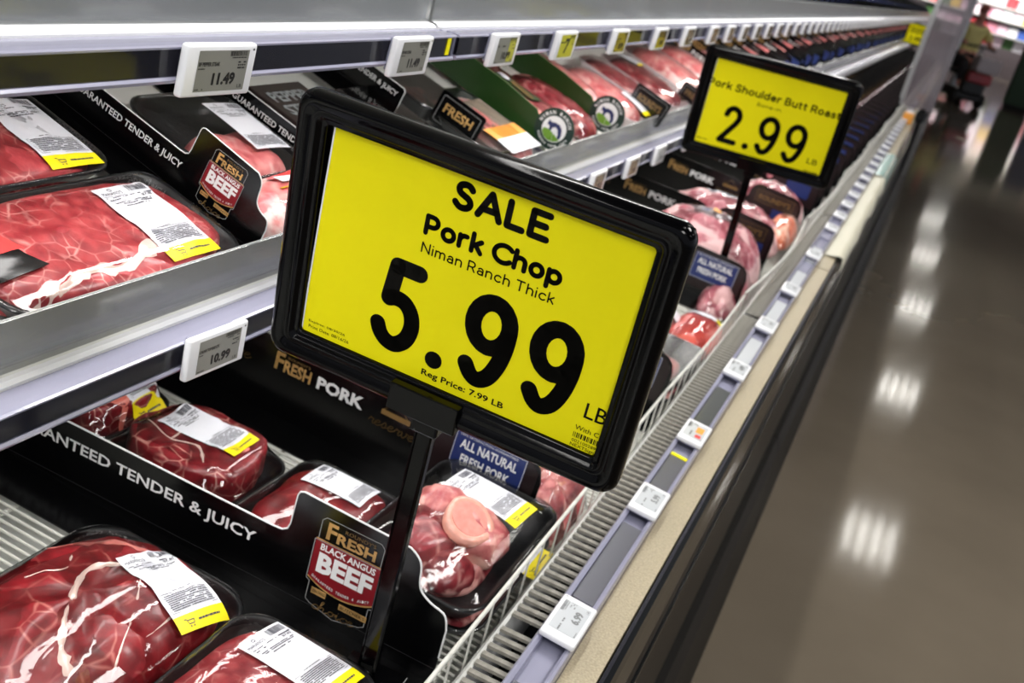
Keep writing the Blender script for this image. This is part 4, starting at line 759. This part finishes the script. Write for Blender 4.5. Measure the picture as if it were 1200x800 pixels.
msh('pale pink beef shank with yellow sticker between the badge card and the large sign frame', -.555, .985, .09, .17, .045, PINK, style='roast', lab=None, seed=25, p=3.4, tray=None, msize=(.10, .20), sticker=st_yellow)
msh('black tray of dark beef behind the badge card, mostly hidden by other packs', -.67, 1.30 - .08, .13, .14, .02, BEEFD, lab=None, seed=26)
# dark steak box with silver lettering
t = thing('steak_box', 'flat dark box with silver STEAK lettering behind the second GUARANTEED card', 'box', (-.685, 1.175, mz(-.685) + .012), (0, R(17), 0))
ob('box_body', bevelled(-.055, .055, -.055, .055, 0, .022, .002, mat('dark_brown_box', rgb(38, 28, 26), .3, coat=.3)), t)
f = Flat()
for i, wd in enumerate(('PEPPER', 'STEAK')): f.text(wd, -.042, .042, -.006 - i * .026 + .012, .016 - i * .026 + .010, .03, rot=None)
f.to(lambda x, y: (-y - .012, x, .0224), 'silver_lettering', mat('silver_print', rgb(150, 156, 158), .35, metal=.3), t)
f = Flat().disc(0, 0, .013, 16, .02); f.to(lambda x, y: (x + .040, y + .005, .0225), 'food_picture', mat('food_picture', rgb(178, 92, 70), .4, var=.6, vscale=120), t)
for (x, y, lx, ly, lb) in ((-.665, 1.40 - .06, .12, .13, 'first black lidded tray behind the top edge of the large sign'), (-.60, 1.52, .11, .12, 'second black lidded tray behind the top edge of the large sign'), (-.70, 1.52, .09, .12, 'black lidded tray between the third GUARANTEED card and the first green card'), (-.575, 1.20, .12, .17, 'black lidded tray right against the top left of the large sign frame')):
    msh(lb, x, y, lx, ly, .012, BEEFD, lab=None, seed=int(y * 100), film=film_mat('dark_lid', .14, .08, (.5, .5, .5, 1), bump=.1), th=.028)
def st_orange(root, fz):
    a = Flat().rect(-.05, .075, -.06, .06).to(lambda x, y: (x, y, fz(x, y) + .0012), 'pale_sleeve', mat('taupe_sleeve', rgb(150, 136, 122), .5, var=.2, vscale=40), root)
    Flat().rect(.018, .044, -.06, .06).to(lambda x, y: (x, y, fz(x, y) + .0022), 'orange_band', M_orange, a); Flat().rect(.044, .076, -.06, .06).to(lambda x, y: (x, y, fz(x, y) + .0024), 'white_band', M_lab, a)
msh('black tray with taupe sleeve and orange band left of the first green card', -.614, 1.585, .185, .165, .026, PINK, lab=None, seed=29, sticker=st_orange, film=FILMT, th=.022)
def st_green(root, fz):
    a = Flat().poly([(-.03, -.02), (.05, -.02), (.06, .012), (-.03, .012)]).to(lambda x, y: (x, y, fz(x, y) + .0012), 'green_sticker', M_green, root); Flat().disc(-.018, -.004, .012, 16).to(lambda x, y: (x, y, fz(x, y) + .0018), 'white_field', M_lab, a); Flat().poly([(.0, -.012), (.05, -.016), (.05, -.006), (.0, .004)]).to(lambda x, y: (x, y, fz(x, y) + .0018), 'tan_field', M_golddim, a)
msh('red pork cut with green sticker behind the first green NIMAN RANCH card', -.675, 1.80, .20, .14, .035, PORKR, style='roast', lab=None, seed=30, p=3.2, tray=None, msize=(.27, .15), sticker=st_green)
msh('red pork cut in clear wrap between the two NIMAN RANCH discs', -.628, 1.93, .20, .12, .035, PORKR, style='roast', lab=None, seed=31, p=3, tray=None, msize=(.19, .10))
msh('clear wrapped pale pork behind the second green NIMAN RANCH card', -.70, 2.11, .18, .12, .035, PINK, style='roast', lab=None, seed=32, p=3, tray=None, msize=(.22, .11))
msh('white foam tray of pink veal cutlets right of the second NIMAN RANCH disc', -.626, 2.23, .205, .155, .036, PINK, lab=(.06, .03, 0), labsize=(.05, .07), seed=33, p=3.4, tray=M_foamw, print_=False, meat_s=.86)
msh('white foam tray behind the small black tab card on the middle shelf', -.66, 2.42, .18, .13, .03, PORKR, lab=None, seed=34, tray=M_foamw)
msh('white foam tray of dark pink pork left of the far sign', -.640, 2.59, .22, .17, .036, PORKR, lab=(-.06, .02, 0), labsize=(.05, .06), seed=35, p=3, tray=M_foamw, print_=False)
msh('small red meat tray between white trays at the shelf front', -.567, 2.40, .09, .12, .026, BEEFD, lab=None, seed=36, tray=M_foamw)
msh('bright pink pork tray behind the last white tray left of the far sign', -.655, 2.86, .24, .22, .045, PINK, lab=None, seed=37, p=3, tray=M_foamw)
msh('pink pork tray near the top left corner of the far sign', -.655, 3.10, .24, .20, .045, PINK, lab=None, seed=38, p=3, tray=M_foamw)
def mini_card(label, group, blue):
    t = card_root(label, -.545, 3.25, mz(-.545), 17, .62, group); panel(t, [(0, 0), (0, .08), (-.02, .12), (-.12, .124), (-.13, .09), (-.5, .09), (-.5, 0)], M_card)
    f = Flat(); f.text('PORK', -.26, -.17, .05, .075, .04, res=1); fl_to(f, t, 'white_lettering', M_letter, .0006); f = Flat(); f.text('FRESH', -.35, -.275, .05, .080, .04, res=1); fl_to(f, t, 'gold_lettering', M_gold, .0006)
    fl_to(Flat().rect(-.105, -.015, .03, .09), t, 'blue_panel', M_blue if blue else M_maroon, .0004); return t
mc = [mini_card('black card with white and gold lettering in the receding row on the middle shelf', 'receding black cards on the middle shelf', True), None]
for k in range(1, 84): dup(mc[0], (-.545 + .012 * math.sin(k * 1.7), 3.25 + .15 * k, mz(-.545)))
mp_ = package('small pink wrapped pack between the far black cards on the middle shelf', -.64, 3.32, mz(-.64), 17, .16, .11, .05, 'roast', PINK, lab=None, seed=39, p=2.6, tray=None, msize=(.16, .10), group='pink packs between the far cards on the middle shelf', nseg=20)
for k in range(1, 41): dup(mp_, (-.64, 3.32 + .30 * k, mz(-.64)))

# ---- upper shelf
def uz(x): return -.1475 + (-.514 - x) * math.tan(R(12)) + .0052
def ush(label, x, y, lx, ly, h, m, **kw): return package(label, x, y, uz(x), 12, lx, ly, h, kw.pop('style', 'slab'), m, lab=kw.pop('lab', None), **kw)
ush('dark packed tray on the upper shelf at the top left corner behind the clear guard', -.60, .50, .15, .26, .03, BEEFD, seed=41, tray=M_foam)
ush('pink meat tray behind the clear upper guard above the nearest price tag', -.600, .775, .150, .25, .045, PORKR, seed=42, style='roast', p=4, tray=None, msize=(.165, .26))
ush('yellowish pack beside the pink tray on the upper shelf', -.64, .935, .10, .05, .04, mat('yellow_pack', rgb(206, 180, 90), .4, var=.3, vscale=30), seed=43, tray=M_foamw)
ush('white foam tray with pale pack on the upper shelf left of the shelf joint', -.600, 1.04, .15, .12, .03, mat('pale_pack', rgb(206, 206, 202), .5, var=.2, vscale=20), seed=44, tray=M_foamw)
ush('pale tray with pink and yellow pack just right of the upper shelf joint', -.600, 1.23, .16, .16, .04, PINK, seed=45, tray=None, msize=(.16, .15))
ush('pink chicken pack with yellow corner on the upper shelf, second right of the joint', -.600, 1.50, .16, .2, .045, PINK, seed=46, tray=None, msize=(.16, .19), lab=(.03, .06, 0), print_=False)
ush('pale pack with faint green corner on the upper shelf', -.60, 1.78, .16, .18, .04, PINK, seed=47, tray=None, msize=(.16, .17))
for i, (yy, m) in enumerate(((2.05, PINK), (2.35, PORKR), (2.65, PINK))): ush(('pale wrapped tray on the upper shelf above the white foam trays', 'dull red wrapped tray on the upper shelf left of the far sign', 'pale pink tray on the upper shelf above the far sign')[i], -.60, yy, .16, .2, .04, m, seed=48 + i, tray=None, msize=(.16, .2))
uc = card_root('dark card with blue panel standing above the guard on the far upper shelf', -.54, 3.0, uz(-.54), 12, 1., 'dark cards on the far upper shelf')
panel(uc, [(0, 0), (0, .075), (-.02, .088), (-.12, .092), (-.13, .08), (-.4, .08), (-.4, 0)], M_card); fl_to(Flat().rect(-.105, -.015, .045, .083), uc, 'blue_panel', M_blue, .0004)
f = Flat(); f.text('NATURAL', -.098, -.022, .058, .072, .03, res=1); fl_to(f, uc, 'white_lettering', M_letter, .0008)
for k in range(1, 71): dup(uc, (-.54, 3.0 + .18 * k, uz(-.54)))

# ================================================================== FAR THINGS
t = thing('price_sign', 'small distant yellow sign in a black holder at the end of the case', 'sign', (-.42, 11.6, -.432), (0, 0, R(12))); t.scale = (.82, .82, .82)
ob('frame', bevelled(-.125, .125, 0, .012, .06, .31, .006, M_black), t); pp = G().box(-.108, .108, -.0015, .0, .078, .292).ob('paper', M_yellow, t); f = Flat(); f.text('2.99', -.07, .07, .10, .16, .03); greek(f, -.08, .08, .19, .26, 3, random.Random(5), 1.); fl_to(f, pp, 'lettering', M_ink, .0025)
G().box(-.01, .01, 0, .01, -.02, .07).box(-.08, .01, 0, .01, -.02, .0).ob('post', M_black, t)
# glass doors after the open case
t = thing('glass_door_cabinet', 'tall grey glass-doored cabinet standing at the end of the open meat case', 'cabinet', (-.3, 8.05, -CAM_H))
G().box(.240, .266, 0, 7.9, .33, .78).ob('base', mat('grey_cabinet', rgb(120, 118, 116), .4, metal=.3), t)
G().box(.240, .266, 0, 7.9, 2.36, 2.6).ob('top', MATS['grey_cabinet'], t)
M_al = mat('brushed_aluminium', rgb(170, 170, 170), .3, metal=.7)
for k in range(6):
    y0 = k * 1.3
    d = G().box(.240, .266, y0, y0 + .05, .72, 2.35).box(.240, .266, y0 + 1.23, y0 + 1.28, .72, 2.35).box(.240, .266, y0, y0 + 1.28, .72, .78).box(.240, .266, y0, y0 + 1.28, 2.28, 2.35).ob('door_frame', M_al, t)
    G().box(.250, .256, y0 + .05, y0 + 1.23, .78, 2.28).ob('pane', film_mat('door_glass', .22, .1, (.6, .58, .58, 1), bump=0, frost=rgb(120, 108, 112), frost_amt=.45), d); G().tube([(.280, y0 + .09, 1.2), (.280, y0 + .09, 1.8)], .010, 8).ob('handle', M_al, d)
# acrylic end divider and odds and ends at the end of the ledge
t = thing('end_divider', 'clear acrylic divider with bright metal edge at the end of the open case', 'divider', (-.12, 7.9, -.634))
G().box(-.10, .10, -.006, .006, 0, 1.5).ob('sheet', film_mat('acrylic_sheet', .12, .08, (.8, .78, .8, 1), bump=0, frost=rgb(150, 140, 146), frost_amt=.45), t); G().box(-.125, -.095, -.015, .015, 0, 1.5).ob('edge_post', M_al, t)
for i, (x, y, m, lb) in enumerate(((-.13, 7.0, M_orange, 'small orange and white packet left on the ledge near the glass doors'), (-.07, 7.35, M_card, 'small black object left on the ledge at the end of the case'))):
    t = thing('packet', lb, 'packet', (x, y, -.655)); ob('body', bevelled(-.03, .03, -.05, .05, 0, .06, .008, m), t); ob('cap', bevelled(-.02, .02, -.02, .02, .06, .075, .004, M_white if i == 0 else M_black), t)
# paper liner hanging over the ledge
V = []; F = []; n = 24
for i in range(n + 1):
    y = 2.95 + 1.6 * i / n
    for k, (x, z) in enumerate(((-.126, -.6530), (-.110, -.6505), (-.094, -.6470), (-.079, -.648 - .004 * math.sin(i * 1.1)), (-.073 - .002 * math.sin(i * .7), -.690 - .012 * math.sin(i * .9)))): V.append((x, y, z))
for i in range(n):
    for k in range(4): F.append((i * 5 + k, (i + 1) * 5 + k, (i + 1) * 5 + k + 1, i * 5 + k + 1))
o = ob('paper_liner', me('paper_liner', V, F, mat('crumpled_liner', rgb(204, 200, 180), .5, bump=.4, bscale=60), True), None, label='crumpled cream liner strip lying over the ledge past the panel gap', category='liner')
o2 = G().add([(x, y, z) for y in (4.6, 4.85, 5.1, 5.35) for x, z in ((-.126, -.652), (-.10, -.647), (-.078, -.66), (-.074, -.70))], [(i * 4 + k, i * 4 + 4 + k, i * 4 + 5 + k, i * 4 + 1 + k) for i in range(3) for k in range(3)]).ob('plastic_liner', mat('mint_plastic', rgb(176, 214, 204), .25, coat=.5), None, True, label='pale mint plastic bag strip draped over the ledge beyond the cream liner', category='liner')

# mobility scooter and rider
SX, SY, SZ = .20, 21.5, -CAM_H
t = thing('mobility_scooter', 'black and red mobility scooter with front basket, far down the aisle', 'scooter', (SX, SY, SZ), (0, 0, R(24))); M_tyre = mat('rubber', rgb(20, 20, 20), .7); M_sred = mat('scooter_red', rgb(170, 30, 44), .35, coat=.4)
ob('base', bevelled(-.28, .28, -.55, .55, .10, .26, .04, mat('scooter_black', rgb(14, 14, 16), .4)), t); ob('front_shroud', bevelled(-.2, .2, -.62, -.42, .2, .62, .05, MATS['scooter_black']), t); ob('seat', bevelled(-.24, .24, .0, .50, .46, .555, .04, MATS['scooter_black']), t); ob('seat_back', bevelled(-.23, .23, .47, .54, .60, 1.05, .04, MATS['scooter_black']), t); ob('seat_post', bevelled(-.05, .05, .18, .30, .24, .54, .01, M_al), t)
G().tube([(0, -.50, .55), (0, -.34, .98)], .03, 8).ob('tiller', M_al, t); G().tube([(-.26, -.30, .98), (0, -.36, 1.0), (.26, -.30, .98)], .018, 8).ob('handlebar', M_tyre, t)
ob('basket', bevelled(-.2, .2, -.86, -.60, .62, .86, .02, mat('pale_basket', rgb(190, 180, 186), .5)), t); ob('red_panel', bevelled(-.21, .21, -.72, -.58, .42, .60, .03, M_sred), t)
for x, y in ((-.25, -.45), (.25, -.45), (-.28, .40), (.28, .40)): G().tube([(x - .04, y, .13), (x + .04, y, .13)], .13, 16).ob('wheel', M_tyre, t, True)
person = thing('person', 'person in a pale yellow T-shirt and dark trousers riding the mobility scooter', 'person', (SX, SY, SZ), (0, 0, R(24)))
def skin(name, pts, edges, rad, m, parent, root=0):
    d = bpy.data.meshes.new(name); d.from_pydata(pts, edges, []); d.materials.append(m); o = ob(name, d, parent)
    md = o.modifiers.new('skin', 'SKIN'); md.use_smooth_shade = True
    for i, r_ in enumerate(rad): d.skin_vertices[0].data[i].radius = r_ if isinstance(r_, tuple) else (r_, r_)
    d.skin_vertices[0].data[root].use_root = True
    s = o.modifiers.new('sub', 'SUBSURF'); s.levels = s.render_levels = 2; return o
M_skin = mat('skin', rgb(206, 140, 124), .5); M_shirt = mat('pale_yellow_cotton', rgb(236, 224, 150), .8); M_trou = mat('dark_trousers', rgb(44, 40, 46), .8)
skin('body', [(0, .22, .70), (0, .24, .90), (0, .20, 1.15), (0, .17, 1.30), (0, .14, 1.38), (0, .12, 1.47), (0, .11, 1.58), (-.20, .18, 1.24), (-.30, .02, 1.02), (-.25, -.24, 1.0), (.20, .18, 1.24), (.30, .02, 1.02), (.25, -.24, 1.0), (-.12, .05, .70), (-.14, -.22, .68), (-.14, -.26, .34), (-.14, -.34, .31), (.12, .05, .70), (.14, -.22, .68), (.14, -.26, .34), (.14, -.34, .31)],
     [(0, 1), (1, 2), (2, 3), (3, 4), (4, 5), (5, 6), (3, 7), (7, 8), (8, 9), (3, 10), (10, 11), (11, 12), (0, 13), (13, 14), (14, 15), (15, 16), (0, 17), (17, 18), (18, 19), (19, 20)],
     [(.17, .13), (.16, .12), (.18, .12), (.12, .09), .055, (.085, .095), (.07, .08), .06, .045, .035, .06, .045, .035, .09, .07, .05, .045, .09, .07, .05, .045], M_skin, person)
skin('t_shirt', [(0, .22, .74), (0, .24, .92), (0, .20, 1.15), (0, .17, 1.31), (-.21, .18, 1.23), (-.29, .06, 1.08), (.21, .18, 1.23), (.29, .06, 1.08)], [(0, 1), (1, 2), (2, 3), (3, 4), (4, 5), (3, 6), (6, 7)], [(.21, .16), (.21, .16), (.215, .15), (.15, .11), .085, .075, .085, .075], M_shirt, person)
skin('trousers', [(0, .22, .70), (-.12, .05, .70), (-.14, -.22, .68), (-.14, -.26, .36), (.12, .05, .70), (.14, -.22, .68), (.14, -.26, .36)], [(0, 1), (1, 2), (2, 3), (0, 4), (4, 5), (5, 6)], [(.19, .14), .105, .09, .065, .105, .09, .065], M_trou, person)
bm = bmesh.new(); bmesh.ops.create_uvsphere(bm, u_segments=16, v_segments=12, radius=1); d = bpy.data.meshes.new('hair'); bmesh.ops.delete(bm, geom=[v for v in bm.verts if v.co.z < -.1 and v.co.y < .2], context='VERTS'); bm.to_mesh(d); bm.free(); d.materials.append(mat('reddish_hair', rgb(176, 96, 84), .7))
h_ = ob('hair', d, person, (0, .125, 1.585)); h_.scale = (.092, .10, .105)
for x in (-.028, .028): G().tube([(x, .118 - .098, 1.57), (x, .118 - .104, 1.57)], .010, 8).ob('eye', M_ink, person)
# far displays across the back of the aisle
rnd = random.Random(11)
t = thing('far_display_case', 'far lit display wall under a beige canopy across the end of the aisle', 'display', (0, 36, -CAM_H))
G().box(-4, 9, 0, 1.2, 0, .8).ob('base', mat('dull_base', rgb(110, 100, 104), .5), t); G().box(-4, 9, 1.1, 1.2, .8, 2.3).ob('back_panel', mat('pale_back', rgb(150, 140, 148), .6), t); G().box(-4, 9, -.3, 1.2, 2.2, 3.3).ob('canopy', mat('beige_canopy', rgb(206, 202, 186), .5), t)
for z in (1.15, 1.55, 1.9): G().box(-4, 9, .3, 1.1, z - .03, z).ob('display_shelf', M_whitemetal, t)
area('canopy_light_far', (2.5, 35.6, .75), (R(35), 0, 0), 12, .3, 260)
cols = [rgb(226, 190, 206), rgb(236, 214, 224), rgb(196, 60, 70), rgb(240, 200, 60), rgb(60, 90, 170), rgb(236, 236, 240), rgb(70, 110, 60), rgb(214, 140, 160)]
pkm = [bevelled(-.14, .14, -.1, .1, 0, .28, .02, mat('far_pack_%s' % n_, c)) for n_, c in zip('pink white_pink red yellow blue white green rose'.split(), cols)]
nms = ['pink', 'pale pink', 'red', 'yellow', 'blue', 'white', 'green', 'rose']
for z in (.8, 1.15, 1.55, 1.9):
    for k in range(26):
        i = rnd.choice((0, 1, 1, 2, 3, 4, 5, 5, 6, 7)); o = ob('grocery_pack', pkm[i], None, (-1.2 + k * .30, 36.6, -CAM_H + z + .003)); o['label'] = nms[i] + ' pack on the far display wall at the end of the aisle'; o['category'] = 'grocery pack'; o['group'] = nms[i] + ' packs on the far display wall'
for (x, y, c, h, lb) in ((1.35, 24, rgb(40, 66, 44), 1.35, 'dark green product stand right of the scooter rider'), (2.0, 25, rgb(50, 66, 110), 1.4, 'blue product stand at the right edge of the picture'), (2.35, 21.5, rgb(160, 100, 90), .9, 'low reddish bin at the right edge by the aisle')):
    t = thing('product_stand', lb, 'product stand', (x, y, -CAM_H)); ob('cabinet', bevelled(-.25, .25, -.25, .25, .08, h, .03, mat(lb[:8] + '_paint', c, .5)), t); ob('plinth', bevelled(-.22, .22, -.22, .22, 0, .1, .01, M_tyre), t); ob('header', bevelled(-.2, .2, -.02, .02, h, h + .2, .01, MATS[lb[:8] + '_paint']), t)

# lift everything from eye-relative to floor-relative height
for o in list(col.objects):
    if o.parent is None and o.type not in {'CAMERA', 'LIGHT'}: o.location.z += CAM_H
